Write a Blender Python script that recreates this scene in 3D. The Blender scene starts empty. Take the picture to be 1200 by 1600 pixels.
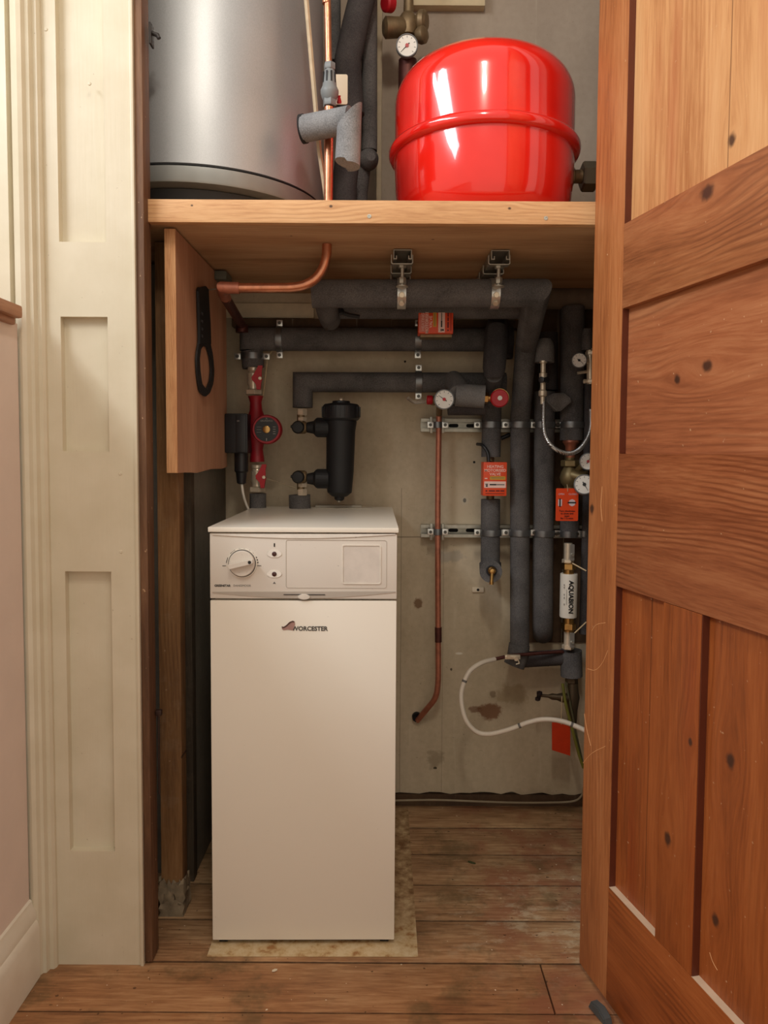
import bpy, bmesh, math, random
from mathutils import Vector, Matrix
random.seed(7)
SC = bpy.context.scene
COL = SC.collection
PI = math.pi
V = Vector

# ------------------------------------------------------------------ camera
FPX, CX, CY = 1180.0, 600.0, 774.0
CAM = V((0, 0, 1.0))
FZ = -0.034       # floor level
TH = math.atan(66 / FPX)
ROLL = 0.006
_F = V((0, math.cos(TH), -math.sin(TH)))
_U0 = V((0, math.sin(TH), math.cos(TH)))
_R0 = V((1, 0, 0))
_R = _R0 * math.cos(ROLL) + _U0 * math.sin(ROLL)
_U = _U0 * math.cos(ROLL) - _R0 * math.sin(ROLL)

def ray(px, py):
    return _F + _R * ((px - CX) / FPX) - _U * ((py - CY) / FPX)
def W(px, py, Y):
    """point of the room at depth Y seen at that place of the photograph (used as a tape measure)"""
    d = ray(px, py)
    return CAM + d * (Y / d.y)
def WX(px, py, X):
    d = ray(px, py)
    return CAM + d * (X / d.x)
def RR(px, Y):           # radius in metres of something px wide at depth Y
    return px * Y / FPX / 2

cd = bpy.data.cameras.new('camera')
co = bpy.data.objects.new('camera', cd)
COL.objects.link(co)
co.matrix_world = Matrix(((_R.x, _U.x, -_F.x, CAM.x), (_R.y, _U.y, -_F.y, CAM.y), (_R.z, _U.z, -_F.z, CAM.z), (0, 0, 0, 1)))
cd.sensor_fit = 'VERTICAL'
cd.sensor_height = 32.0
cd.sensor_width = 24.0
cd.lens = FPX / 1600 * 32
cd.shift_y = -(800 - CY) / 1600
cd.clip_start = 0.02
SC.camera = co

# ------------------------------------------------------------------ materials
def lin(c):
    c = c / 255.0
    return c / 12.92 if c <= 0.04045 else ((c + 0.055) / 1.055) ** 2.4
def rgb(r, g, b):
    return (lin(r), lin(g), lin(b), 1.0)

class NT:
    def __init__(s, name):
        s.m = bpy.data.materials.new(name)
        s.m.use_nodes = True
        s.t = s.m.node_tree
        s.b = s.t.nodes['Principled BSDF']
        s.out = s.t.nodes['Material Output']
    def n(s, typ, **kw):
        x = s.t.nodes.new(typ)
        for k, v in kw.items():
            setattr(x, k, v)
        return x
    def set(s, node, key, val):
        if hasattr(val, 'is_output') and val.is_output:
            s.t.links.new(val, node.inputs[key])
        else:
            node.inputs[key].default_value = val
    def math(s, op, a, b=None, c=None, clamp=False):
        x = s.n('ShaderNodeMath', operation=op, use_clamp=clamp)
        s.set(x, 0, a)
        if b is not None: s.set(x, 1, b)
        if c is not None: s.set(x, 2, c)
        return x.outputs[0]
    def coord(s, kind='Object'):
        return s.n('ShaderNodeTexCoord').outputs[kind]
    def sep(s, v):
        x = s.n('ShaderNodeSeparateXYZ'); s.set(x, 0, v)
        return x.outputs[0], x.outputs[1], x.outputs[2]
    def comb(s, a, b, c):
        x = s.n('ShaderNodeCombineXYZ'); s.set(x, 0, a); s.set(x, 1, b); s.set(x, 2, c)
        return x.outputs[0]
    def noise(s, vec, scale, detail=4, rough=0.55, dist=0.0):
        x = s.n('ShaderNodeTexNoise')
        s.set(x, 'Vector', vec); s.set(x, 'Scale', scale); s.set(x, 'Detail', detail)
        s.set(x, 'Roughness', rough); s.set(x, 'Distortion', dist)
        return x.outputs[0]
    def ramp(s, fac, stops):
        x = s.n('ShaderNodeValToRGB'); s.set(x, 0, fac)
        e = x.color_ramp.elements
        while len(e) < len(stops): e.new(0.5)
        for i, (p, c) in enumerate(stops):
            e[i].position = p; e[i].color = c
        return x.outputs[0]
    def step(s, v, lo, hi):
        x = s.n('ShaderNodeMapRange'); x.interpolation_type = 'SMOOTHSTEP'
        s.set(x, 0, v); s.set(x, 1, lo); s.set(x, 2, hi); s.set(x, 3, 0.0); s.set(x, 4, 1.0)
        return x.outputs[0]
    def mix(s, fac, a, b, mode='MIX'):
        x = s.n('ShaderNodeMix', data_type='RGBA', blend_type=mode)
        s.set(x, 0, fac); s.set(x, 6, a); s.set(x, 7, b)
        return x.outputs[2]
    def bump(s, h, strength=0.3, dist=0.002):
        x = s.n('ShaderNodeBump'); s.set(x, 'Height', h); s.set(x, 'Strength', strength); s.set(x, 'Distance', dist)
        s.t.links.new(x.outputs[0], s.b.inputs['Normal'])
    def base(s, c):
        s.set(s.b, 'Base Color', c)
    def p(s, **kw):
        for k, v in kw.items():
            s.set(s.b, k.replace('_', ' '), v)
        return s

def plain(name, col, rough=0.5, metal=0.0, var=0.08, scale=30, bump=0.0, coat=0.0, spec=0.5):
    t = NT(name)
    v = t.coord()
    nz = t.noise(v, scale, 4)
    d = (col[0] * (1 - var), col[1] * (1 - var), col[2] * (1 - var), 1)
    l = (min(1, col[0] * (1 + var)), min(1, col[1] * (1 + var)), min(1, col[2] * (1 + var)), 1)
    t.base(t.ramp(nz, [(0.3, d), (0.7, l)]))
    t.p(Roughness=rough, Metallic=metal)
    t.set(t.b, 'Specular IOR Level', spec)
    if coat: t.set(t.b, 'Coat Weight', coat); t.set(t.b, 'Coat Roughness', 0.04)
    if bump: t.bump(nz, bump, 0.001)
    return t.m

def foam(name, c1, c2):
    t = NT(name)
    v = t.coord()
    a = t.noise(v, 420, 3, 0.7)
    b = t.noise(v, 14, 3)
    f = t.math('ADD', t.math('MULTIPLY', a, 0.6), t.math('MULTIPLY', b, 0.4))
    t.base(t.ramp(f, [(0.38, c1), (0.62, c2)]))
    t.p(Roughness=0.95)
    t.set(t.b, 'Specular IOR Level', 0.15)
    t.bump(a, 0.5, 0.002)
    return t.m

def wood(name, dark, mid, light, axis=2, across=0, knots=(), scale=1.0, rough=0.42, wear=0.25, red=None, rings=1.0, seam=None, line=0.5, spec=0.4, mottle=0.0):
    """grain runs along `axis`; `across` is the visible cross-grain axis; knots: (across, along, radius)"""
    t = NT(name)
    v = t.coord()
    xyz = list(t.sep(v))
    a, g = xyz[across], xyz[axis]
    other = xyz[3 - axis - across]
    kd = None
    for (ka, kg, kr) in knots:
        da = t.math('SUBTRACT', a, ka); dg = t.math('MULTIPLY', t.math('SUBTRACT', g, kg), 0.45)
        d2 = t.math('ADD', t.math('MULTIPLY', da, da), t.math('MULTIPLY', dg, dg))
        e = t.math('EXPONENT', t.math('MULTIPLY', d2, -1.0 / (kr * 2.6) ** 2))
        a = t.math('SUBTRACT', a, t.math('MULTIPLY', da, t.math('MULTIPLY', e, 0.93)))
        dg2 = t.math('MULTIPLY', dg, 1.7)
        dd = t.math('SQRT', t.math('ADD', t.math('MULTIPLY', da, da), t.math('MULTIPLY', dg2, dg2)))
        k = t.math('SUBTRACT', 1.0, t.step(t.math('ADD', dd, t.math('MULTIPLY', t.noise(v, 90, 2), kr * 0.5)), kr * 0.55, kr * 1.15))
        kd = k if kd is None else t.math('MAXIMUM', kd, k)
    wv = t.comb(t.math('MULTIPLY', a, 1.0), t.math('MULTIPLY', g, 0.06), t.math('MULTIPLY', other, 0.6))
    lo = t.noise(t.comb(t.math('MULTIPLY', a, 1.0), t.math('MULTIPLY', g, 0.22), other), 5 * scale, 3, 0.5)
    warp = t.math('ADD', a, t.math('MULTIPLY', lo, 0.11 / scale))
    ring = t.math('SINE', t.math('MULTIPLY', warp, 520 * scale * rings))
    ring = t.math('ADD', t.math('MULTIPLY', ring, 0.5), 0.5)
    ring = t.math('POWER', ring, 2.2)
    fine = t.noise(wv, 240 * scale, 5, 0.65, 0.3)
    broad = t.noise(t.comb(a, t.math('MULTIPLY', g, 0.12), other), 16 * scale, 3, 0.5)
    patch = t.step(t.noise(t.comb(a, t.math('MULTIPLY', g, 0.35), other), 7 * scale, 2), 0.4, 0.62)
    f = t.math('ADD', t.math('MULTIPLY', fine, 0.42), t.math('MULTIPLY', broad, 0.58))
    c = t.ramp(f, [(0.30, dark), (0.5, mid), (0.70, light)])
    c = t.mix(t.math('MULTIPLY', t.math('MULTIPLY', ring, patch), line), c, dark, 'MIX')
    if red is not None:
        rm = t.step(t.noise(t.comb(a, t.math('MULTIPLY', g, 0.1), other), 11 * scale, 2), 0.52, 0.68)
        c = t.mix(t.math('MULTIPLY', rm, 0.6), c, red)
    if seam:
        for s_ in seam:
            m = t.math('SUBTRACT', 1.0, t.step(t.math('ABSOLUTE', t.math('SUBTRACT', xyz[across], s_)), 0.0004, 0.0016))
            c = t.mix(t.math('MULTIPLY', m, 0.7), c, (dark[0] * .3, dark[1] * .3, dark[2] * .3, 1))
    if kd is not None:
        c = t.mix(t.math('MULTIPLY', kd, 0.9), c, rgb(58, 36, 28))
    if mottle:
        mm = t.step(t.noise(v, 9, 5, 0.7), 0.5, 0.7)
        c = t.mix(t.math('MULTIPLY', mm, mottle), c, rgb(176, 160, 138))
    scr = t.step(t.noise(v, 130, 2, 0.4), 0.74, 0.78)
    c = t.mix(t.math('MULTIPLY', scr, wear), c, rgb(225, 190, 150))
    t.base(c)
    t.p(Roughness=t.math('ADD', rough, t.math('MULTIPLY', fine, 0.12)))
    t.set(t.b, 'Specular IOR Level', spec)
    t.bump(fine, 0.15, 0.001)
    return t.m

M = {}
PINE_D, PINE_M, PINE_L = rgb(138, 72, 32), rgb(190, 112, 58), rgb(212, 144, 84)
M['ins'] = foam('grey_foam_insulation', rgb(74, 72, 72), rgb(112, 109, 108))
M['ins_light'] = foam('pale_grey_foam', rgb(112, 112, 114), rgb(156, 156, 158))
M['ins_dark'] = foam('charcoal_foam', rgb(58, 55, 56), rgb(82, 78, 78))
M['ins_mid'] = foam('mid_grey_foam', rgb(96, 94, 94), rgb(134, 132, 130))
M['ins_edge'] = plain('foam_cut_end', rgb(34, 32, 34), 0.9)
M['copper'] = plain('copper', rgb(208, 140, 108), 0.3, 0.9, 0.18, 60)
M['copper_dull'] = plain('tarnished_copper', rgb(182, 116, 92), 0.42, 0.55, 0.22, 45)
M['copper_dark'] = plain('brown_copper', rgb(96, 56, 50), 0.5, 0.7, 0.2, 45)
M['steel'] = plain('bright_steel', rgb(208, 208, 204), 0.28, 0.8, 0.08, 80)
M['bandm'] = plain('dull_band_steel', rgb(128, 130, 132), 0.38, 0.85, 0.1, 80)
M['galv'] = plain('galvanised_steel', rgb(176, 172, 160), 0.42, 0.75, 0.14, 60)
M['chrome'] = plain('nickel_plate', rgb(222, 208, 186), 0.28, 0.45, 0.08, 80)
M['brass'] = plain('brass', rgb(190, 150, 92), 0.3, 1.0, 0.14, 60)
M['brass_dull'] = plain('dull_brass', rgb(132, 112, 84), 0.5, 0.6, 0.2, 50)
M['black'] = plain('black_plastic', rgb(30, 30, 33), 0.42, 0.0, 0.08, 40)
M['blackm'] = plain('matt_black_plastic', rgb(23, 23, 25), 0.6, 0.0, 0.08, 40)
M['rubber'] = plain('black_rubber', rgb(16, 16, 17), 0.8)
M['redval'] = plain('red_enamel', rgb(178, 22, 34), 0.4, 0, 0.06)
M['pumpred'] = plain('pump_red_paint', rgb(150, 20, 34), 0.45, 0, 0.1, 40, 0.05)
M['white'] = plain('white_plastic', rgb(232, 226, 214), 0.4, 0, 0.02)
M['dial'] = plain('dial_white', rgb(228, 224, 216), 0.35, 0, 0.02)
M['ink'] = plain('black_ink', rgb(18, 18, 20), 0.6, 0, 0.02)
M['inkgrey'] = plain('grey_ink', rgb(110, 105, 100), 0.6, 0, 0.02)
M['orange'] = plain('orange_plastic', rgb(228, 74, 28), 0.45, 0, 0.04)
M['yellow'] = plain('yellow_print', rgb(206, 158, 46), 0.5, 0, 0.04)
M['pinkprint'] = plain('pale_print', rgb(240, 205, 195), 0.5, 0, 0.03)
M['pinkpatch'] = plain('faded_pink_print', rgb(216, 120, 104), 0.5, 0, 0.06)
M['ink_red'] = plain('dark_red_print', rgb(110, 20, 10), 0.5, 0, 0.04)
M['grey_pl'] = plain('grey_plastic', rgb(128, 132, 134), 0.45, 0, 0.04)
M['hose'] = plain('white_hose', rgb(226, 214, 198), 0.45, 0, 0.03)
M['cream'] = plain('cream_card', rgb(226, 212, 188), 0.55, 0, 0.03)
M['gy'] = plain('green_yellow_wire', rgb(110, 108, 40), 0.5, 0, 0.2, 20)
M['white_wire'] = plain('cream_wire', rgb(214, 190, 150), 0.5, 0, 0.05)
M['greywire'] = plain('grey_beige_cable', rgb(150, 136, 112), 0.6, 0, 0.08)
M['tubeclear'] = None
t = NT('clear_tube'); t.base(rgb(220, 214, 204)); t.p(Roughness=0.15); t.set(t.b, 'Transmission Weight', 0.8); M['tubeclear'] = t.m
# braided hose
t = NT('braided_hose'); v = t.coord('Object')
bw = t.n('ShaderNodeTexWave'); t.set(bw, 'Vector', v); t.set(bw, 'Scale', 160.0); t.set(bw, 'Distortion', 2.0); bw.bands_direction = 'DIAGONAL'
t.base(t.ramp(bw.outputs[1], [(0.2, rgb(96, 96, 98)), (0.8, rgb(222, 222, 220))])); t.p(Roughness=0.25, Metallic=0.9); t.bump(bw.outputs[1], 0.4, 0.001); M['braid'] = t.m
# brushed silver cylinder jacket
t = NT('silver_jacket'); v = t.coord(); x, y, z = t.sep(v)
nz = t.noise(t.comb(x, y, t.math('MULTIPLY', z, 0.5)), 700, 2)
b = t.noise(v, 3, 2)
t.base(t.ramp(t.math('ADD', t.math('MULTIPLY', nz, .4), t.math('MULTIPLY', b, .6)), [(0.35, rgb(168, 171, 174)), (0.65, rgb(192, 194, 197))]))
t.p(Roughness=0.42, Metallic=0.5); t.bump(nz, 0.08, 0.0005); M['silver'] = t.m
M['band'] = plain('silver_band', rgb(158, 160, 158), 0.45, 0.5, 0.05)
# red vessel gloss
t = NT('red_gloss_paint'); v = t.coord(); nz = t.noise(v, 6, 3)
t.base(t.ramp(nz, [(0.3, rgb(226, 22, 14)), (0.7, rgb(244, 36, 22))])); t.p(Roughness=0.18)
t.set(t.b, 'Coat Weight', 1.0); t.set(t.b, 'Coat Roughness', 0.03)
nb = t.noise(v, 25, 2); t.bump(nb, 0.03, 0.002); M['vessel'] = t.m
# boiler enamel
t = NT('white_enamel'); v = t.coord(); sp = t.step(t.noise(v, 210, 2, 0.4), 0.76, 0.79)
t.base(t.mix(t.math('MULTIPLY', sp, 0.35), rgb(240, 233, 219), rgb(140, 120, 100))); t.p(Roughness=0.26); M['enamel'] = t.m
t = NT('control_panel_plastic'); v = t.coord(); sp = t.step(t.noise(v, 170, 3, 0.5), 0.70, 0.74)
t.base(t.mix(t.math('MULTIPLY', sp, 0.5), rgb(220, 212, 201), rgb(110, 100, 90))); t.p(Roughness=0.42); M['panelpl'] = t.m
M['panelshade'] = plain('taupe_plastic', rgb(178, 168, 156), 0.45, 0, 0.03)
# back wall painted board: stains, runs, joints
def wallmat(name, c1, c2, stains=(), joints=(), rough=0.75):
    t = NT(name); v = t.coord(); x, y, z = t.sep(v)
    a = t.noise(t.comb(x, y, t.math('MULTIPLY', z, 0.35)), 7, 5, 0.6)
    b = t.noise(v, 60, 4, 0.6)
    c = t.ramp(t.math('ADD', t.math('MULTIPLY', a, .7), t.math('MULTIPLY', b, .3)), [(0.35, c1), (0.62, c2)])
    dr = t.step(t.noise(t.comb(t.math('MULTIPLY', x, 1), 0.0, t.math('MULTIPLY', z, 0.08)), 40, 3), 0.62, 0.72)
    c = t.mix(t.math('MULTIPLY', dr, 0.22), c, rgb(214, 202, 180))
    nv = t.noise(v, 38, 4, 0.7)
    for (sx, sz, rx, rz, col, amt) in stains:
        dx = t.math('DIVIDE', t.math('SUBTRACT', x, sx), rx); dz = t.math('DIVIDE', t.math('SUBTRACT', z, sz), rz)
        d = t.math('SQRT', t.math('ADD', t.math('MULTIPLY', dx, dx), t.math('MULTIPLY', dz, dz)))
        d = t.math('ADD', d, t.math('MULTIPLY', t.math('SUBTRACT', nv, 0.5), 1.6))
        m = t.math('SUBTRACT', 1.0, t.step(d, 0.6, 1.05))
        c = t.mix(t.math('MULTIPLY', m, amt), c, col)
    for (ax, pos, w_, lo, hi) in joints:
        q = x if ax == 'x' else z
        o = z if ax == 'x' else x
        m = t.math('SUBTRACT', 1.0, t.step(t.math('ABSOLUTE', t.math('SUBTRACT', t.math('ADD', q, t.math('MULTIPLY', a, 0.004)), pos)), w_ * .4, w_))
        m = t.math('MULTIPLY', m, t.math('MULTIPLY', t.math('GREATER_THAN', o, lo), t.math('LESS_THAN', o, hi)))
        c = t.mix(t.math('MULTIPLY', m, 0.6), c, rgb(84, 72, 58))
    dk = t.step(t.noise(v, 150, 2, 0.5), 0.73, 0.77)
    c = t.mix(t.math('MULTIPLY', dk, 0.5), c, rgb(90, 76, 60))
    t.base(c); t.p(Roughness=rough); t.set(t.b, 'Specular IOR Level', 0.3); t.bump(t.math('ADD', a, t.math('MULTIPLY', b, 0.4)), 0.25, 0.004)
    return t.m
def wp(px, py, Y=2.17):
    q = W(px, py, Y); return q.x, q.z
YB = 2.17       # back wall
_s = []
for (px, py, rx, rz, col, amt) in [(653, 942, .015, .018, rgb(120, 92, 66), .9), (765, 1112, .04, .028, rgb(122, 78, 48), .85), (742, 1108, .02, .012, rgb(110, 70, 44), .7),
        (770, 1085, .012, .012, rgb(104, 80, 56), .6), (726, 782, .006, .007, rgb(30, 26, 22), 1), (726, 782, .016, .015, rgb(205, 198, 182), .3), (633, 565, .004, .004, rgb(20, 18, 16), 1),
        (741, 722, .004, .004, rgb(20, 18, 16), 1), (800, 1085, .06, .03, rgb(150, 128, 92), .5), (700, 870, .05, .02, rgb(150, 144, 136), .5), (680, 1185, .03, .03, rgb(128, 112, 88), .5),
        (718, 1021, .012, .004, rgb(235, 228, 212), .8), (680, 1200, .006, .004, rgb(60, 48, 36), .9), (705, 1046, .004, .006, rgb(70, 56, 44), .9)]:
    a_, b_ = wp(px, py); _s.append((a_, b_, rx, rz, col, amt))
M['wall_back'] = wallmat('painted_board_wall', rgb(180, 164, 138), rgb(204, 188, 162), _s,
    [('x', wp(627, 1000)[0], .001, 0, .9), ('z', wp(650, 838)[1], .0022, -.5, wp(662, 838)[0]), ('x', wp(693, 1000)[0], .0007, .0, .8)])
M['wall_upper'] = wallmat('upper_taupe_wall', rgb(158, 143, 128), rgb(172, 157, 141))
M['wall_grey'] = wallmat('grey_side_wall', rgb(112, 107, 97), rgb(132, 126, 114))
M['wall_dark'] = wallmat('dark_brown_boards', rgb(70, 52, 38), rgb(96, 74, 54))
M['wall_pink'] = plain('pale_pink_plaster', rgb(226, 208, 196), 0.8, 0, 0.03, 12, 0.15)
# cream gloss paint, slightly yellow towards the floor
t = NT('cream_gloss_paint'); v = t.coord(); nz = t.noise(v, 12, 4); n2 = t.noise(t.comb(*[q if i < 2 else t.math('MULTIPLY', q, .05) for i, q in enumerate(t.sep(v))]), 160, 3)
x, y, z = t.sep(v)
c = t.ramp(nz, [(0.3, rgb(210, 199, 174)), (0.7, rgb(219, 209, 186))])
sp = t.step(t.noise(v, 120, 2, 0.4), 0.77, 0.80)
c = t.mix(t.math('MULTIPLY', sp, 0.4), c, rgb(150, 130, 98))
t.base(c); t.p(Roughness=0.38); t.bump(t.math('ADD', n2, nz), 0.12, 0.002); M['cream_paint'] = t.m
t = NT('white_gloss_paint'); v = t.coord(); nz = t.noise(v, 14, 4)
t.base(t.ramp(nz, [(0.3, rgb(222, 212, 194)), (0.7, rgb(232, 224, 208))])); t.p(Roughness=0.35); t.bump(nz, 0.1, 0.002); M['white_paint'] = t.m

# ------------------------------------------------------------------ geometry helpers
class B:
    def __init__(s): s.bm = bmesh.new()
    def ring(s, pts): return [s.bm.verts.new(p) for p in pts]
    def bridge(s, a, b):
        n = len(a)
        for i in range(n):
            try: s.bm.faces.new((a[i], a[(i + 1) % n], b[(i + 1) % n], b[i]))
            except ValueError: pass
    def cap(s, a, flip=False):
        try: s.bm.faces.new(a[::-1] if flip else a)
        except ValueError: pass
    def box(s, lo, hi, bev=0.0, mat=None):
        lo, hi = V(lo), V(hi)
        for i in range(3):
            if lo[i] > hi[i]: lo[i], hi[i] = hi[i], lo[i]
        vs = [s.bm.verts.new(((lo.x, hi.x)[i & 1], (lo.y, hi.y)[(i >> 1) & 1], (lo.z, hi.z)[(i >> 2) & 1])) for i in range(8)]
        fs = [(0, 2, 3, 1), (4, 5, 7, 6), (0, 1, 5, 4), (2, 6, 7, 3), (0, 4, 6, 2), (1, 3, 7, 5)]
        nf = [s.bm.faces.new([vs[i] for i in f]) for f in fs]
        if mat is not None:
            for v_ in vs: v_.co = mat @ v_.co
        if bev > 0:
            es = list({e for f in nf for e in f.edges})
            bmesh.ops.bevel(s.bm, geom=es, offset=bev, segments=2, affect='EDGES', profile=0.6)
        return s
    def tube(s, pts, r, seg=20, caps=True, radii=None):
        pts = [V(p) for p in pts]
        n = len(pts)
        ds = [(pts[i + 1] - pts[i]).normalized() for i in range(n - 1)]
        u = ds[0].orthogonal().normalized(); prev = ds[0]
        rings = []
        for i in range(n):
            din = ds[i - 1] if i > 0 else ds[0]
            dout = ds[i] if i < n - 1 else ds[-1]
            if i > 1:
                q = prev.rotation_difference(din); u = q @ u
            prev = din
            vv = din.cross(u)
            nn = din + dout
            nn = nn.normalized() if nn.length > 1e-6 else din
            rr = radii[i] if radii else r
            ring = []
            for k in range(seg):
                a = 2 * PI * k / seg
                off = (u * math.cos(a) + vv * math.sin(a)) * rr
                dn = din.dot(nn)
                if dn > 0.2: off = off - din * (off.dot(nn) / dn)
                ring.append(pts[i] + off)
            rings.append(s.ring(ring))
        for i in range(n - 1): s.bridge(rings[i], rings[i + 1])
        if caps: s.cap(rings[0], True); s.cap(rings[-1])
        return s
    def lathe(s, prof, origin=(0, 0, 0), axis=(0, 0, 1), seg=32, arc=None, start=None):
        """prof: (radius, height along axis)"""
        origin = V(origin); ax = V(axis).normalized()
        u = start.normalized() if start else ax.orthogonal().normalized()
        vv = ax.cross(u)
        rings = []
        for (r, h) in prof:
            if r < 1e-6:
                rings.append([s.bm.verts.new(origin + ax * h)])
            else:
                rings.append(s.ring([origin + ax * h + (u * math.cos(2 * PI * k / seg) + vv * math.sin(2 * PI * k / seg)) * r for k in range(seg)]))
        for a, b in zip(rings, rings[1:]):
            if len(a) == 1 and len(b) == 1: continue
            if len(a) == 1:
                for i in range(seg): s.bm.faces.new((a[0], b[i], b[(i + 1) % seg])) if True else None
            elif len(b) == 1:
                for i in range(seg): s.bm.faces.new((a[i], a[(i + 1) % seg], b[0]))
            else: s.bridge(a, b)
        if len(rings[0]) > 1: s.cap(rings[0], True)
        if len(rings[-1]) > 1: s.cap(rings[-1])
        return s
    def prism(s, poly, o, ex, ey, thick, bev=0.0):
        """poly of 2D points in the frame (o, ex, ey), extruded by vector thick"""
        o, ex, ey, th = V(o), V(ex), V(ey), V(thick)
        a = s.ring([o + ex * x + ey * y for x, y in poly]); b = s.ring([o + ex * x + ey * y + th for x, y in poly])
        s.bridge(a, b)
        f1 = s.bm.faces.new(a[::-1]); f2 = s.bm.faces.new(b)
        if bev:
            bmesh.ops.bevel(s.bm, geom=list(f2.edges) + list(f1.edges), offset=bev, segments=2, affect='EDGES')
        return s
    def hexnut(s, c, axis, r, h):
        return s.lathe([(r * .9, -h / 2), (r, -h / 2 + h * .12), (r, h / 2 - h * .12), (r * .9, h / 2)], c, axis, 6)
    def text(s, txt, o, ex, ey, size, align='LEFT', ext=0.0002, bold=0.0):
        cu = bpy.data.curves.new('t', 'FONT'); cu.body = txt; cu.size = size; cu.align_x = align; cu.extrude = ext; cu.offset = bold; cu.resolution_u = 3
        ob = bpy.data.objects.new('t', cu)
        COL.objects.link(ob)
        bpy.context.view_layer.update()
        me = bpy.data.meshes.new_from_object(ob.evaluated_get(bpy.context.evaluated_depsgraph_get()))
        ex, ey = V(ex).normalized(), V(ey).normalized(); ez = ex.cross(ey); o = V(o)
        mt = Matrix(((ex.x, ey.x, ez.x, o.x), (ex.y, ey.y, ez.y, o.y), (ex.z, ey.z, ez.z, o.z), (0, 0, 0, 1)))
        me.transform(mt)
        s.bm.from_mesh(me)
        bpy.data.meshes.remove(me); bpy.data.objects.remove(ob); bpy.data.curves.remove(cu)
        return s
    def disc(s, c, nrm, r, h, seg=28):
        return s.lathe([(r, 0), (r, h)], c, nrm, seg)

ABS = {}
def finish(name, b, m, off, smooth=35):
    bmesh.ops.recalc_face_normals(b.bm, faces=b.bm.faces)
    me = bpy.data.meshes.new(name)
    for v_ in b.bm.verts: v_.co -= off
    b.bm.to_mesh(me); b.bm.free()
    if smooth:
        me.polygons.foreach_set('use_smooth', [True] * len(me.polygons))
        me.set_sharp_from_angle(angle=math.radians(smooth))
    me.materials.append(m)
    ob = bpy.data.objects.new(name, me); COL.objects.link(ob)
    return ob
def part(name, b, m, parent, label=None, smooth=35):
    off = ABS[parent.name]
    ob = finish(name, b, M[m] if isinstance(m, str) else m, off, smooth)
    ob.parent = parent
    ABS[ob.name] = off
    if label: ob['label'] = label
    return ob
def thing(name, label, cat, loc, rotz=0, group=None, local=False):
    o = bpy.data.objects.new(name, None); COL.objects.link(o)
    o.location = V(loc); o.rotation_euler = (0, 0, rotz); o.empty_display_size = 0.05
    o['label'] = label; o['category'] = cat
    if group: o['group'] = group
    ABS[o.name] = V((0, 0, 0)) if local else V(loc)
    return o
def single(name, b, m, label, cat, group=None, smooth=35):
    xs = [v_.co for v_ in b.bm.verts]
    off = V((sum(p.x for p in xs) / len(xs), sum(p.y for p in xs) / len(xs), min(p.z for p in xs)))
    ob = finish(name, b, M[m] if isinstance(m, str) else m, off, smooth)
    ob.location = off; ABS[ob.name] = off
    ob['label'] = label; ob['category'] = cat
    if group: ob['group'] = group
    return ob
def struct(name, b, m, parent=None, smooth=35, off=(0, 0, 0)):
    if parent: return part(name, b, m, parent, smooth=smooth)
    ob = finish(name, b, M[m] if isinstance(m, str) else m, V(off), smooth)
    ob.location = V(off); ABS[ob.name] = V(off); ob['kind'] = 'structure'
    return ob
def fillet(pts, rad, n=6, lim=.49):
    pts = [V(p) for p in pts]; out = [pts[0]]
    for i in range(1, len(pts) - 1):
        a, p, c = pts[i - 1], pts[i], pts[i + 1]
        d1, d2 = (a - p), (c - p)
        r_ = min(rad, d1.length * lim, d2.length * lim)
        p1, p2 = p + d1.normalized() * r_, p + d2.normalized() * r_
        for k in range(n + 1):
            t_ = k / n
            out.append(p1 * (1 - t_) ** 2 + p * 2 * t_ * (1 - t_) + p2 * t_ ** 2)
    out.append(pts[-1])
    return out
def spline(pts, n=8):
    pts = [V(p) for p in pts]; P = [pts[0] * 2 - pts[1]] + pts + [pts[-1] * 2 - pts[-2]]; out = []
    for i in range(1, len(P) - 2):
        for k in range(n):
            t_ = k / n
            out.append(0.5 * ((2 * P[i]) + (P[i + 1] - P[i - 1]) * t_ + (2 * P[i - 1] - 5 * P[i] + 4 * P[i + 1] - P[i + 2]) * t_ ** 2 + (3 * P[i] - P[i - 1] - 3 * P[i + 1] + P[i + 2]) * t_ ** 3))
    out.append(pts[-1])
    return out
EX, EY, EZ = V((1, 0, 0)), V((0, 1, 0)), V((0, 0, 1))
NY = V((0, -1, 0))

# ================================================================== SETTING
# floor boards run across (x); joints every 133 mm
t = NT('worn_floorboards'); v = t.coord(); x, y, z = t.sep(v)
idx = t.math('FLOOR', t.math('DIVIDE', t.math('SUBTRACT', y, 1.341), 0.1386))
gv = t.comb(t.math('ADD', t.math('MULTIPLY', x, 0.09), t.math('MULTIPLY', idx, 3.1)), y, 0.0)
fine = t.noise(gv, 130, 6, 0.62, 0.4)
lo = t.noise(t.comb(t.math('ADD', t.math('MULTIPLY', x, 0.4), t.math('MULTIPLY', idx, 1.7)), y, 0.0), 9, 5, 0.6)
f = t.math('ADD', t.math('MULTIPLY', fine, .5), t.math('MULTIPLY', lo, .5))
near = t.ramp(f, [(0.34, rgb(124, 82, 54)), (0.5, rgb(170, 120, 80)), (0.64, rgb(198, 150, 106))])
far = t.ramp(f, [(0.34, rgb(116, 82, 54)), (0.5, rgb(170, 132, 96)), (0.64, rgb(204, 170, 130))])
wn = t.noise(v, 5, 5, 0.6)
c = t.mix(t.step(t.math('ADD', y, t.math('MULTIPLY', wn, 0.35)), 1.52, 1.80), near, far)
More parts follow.
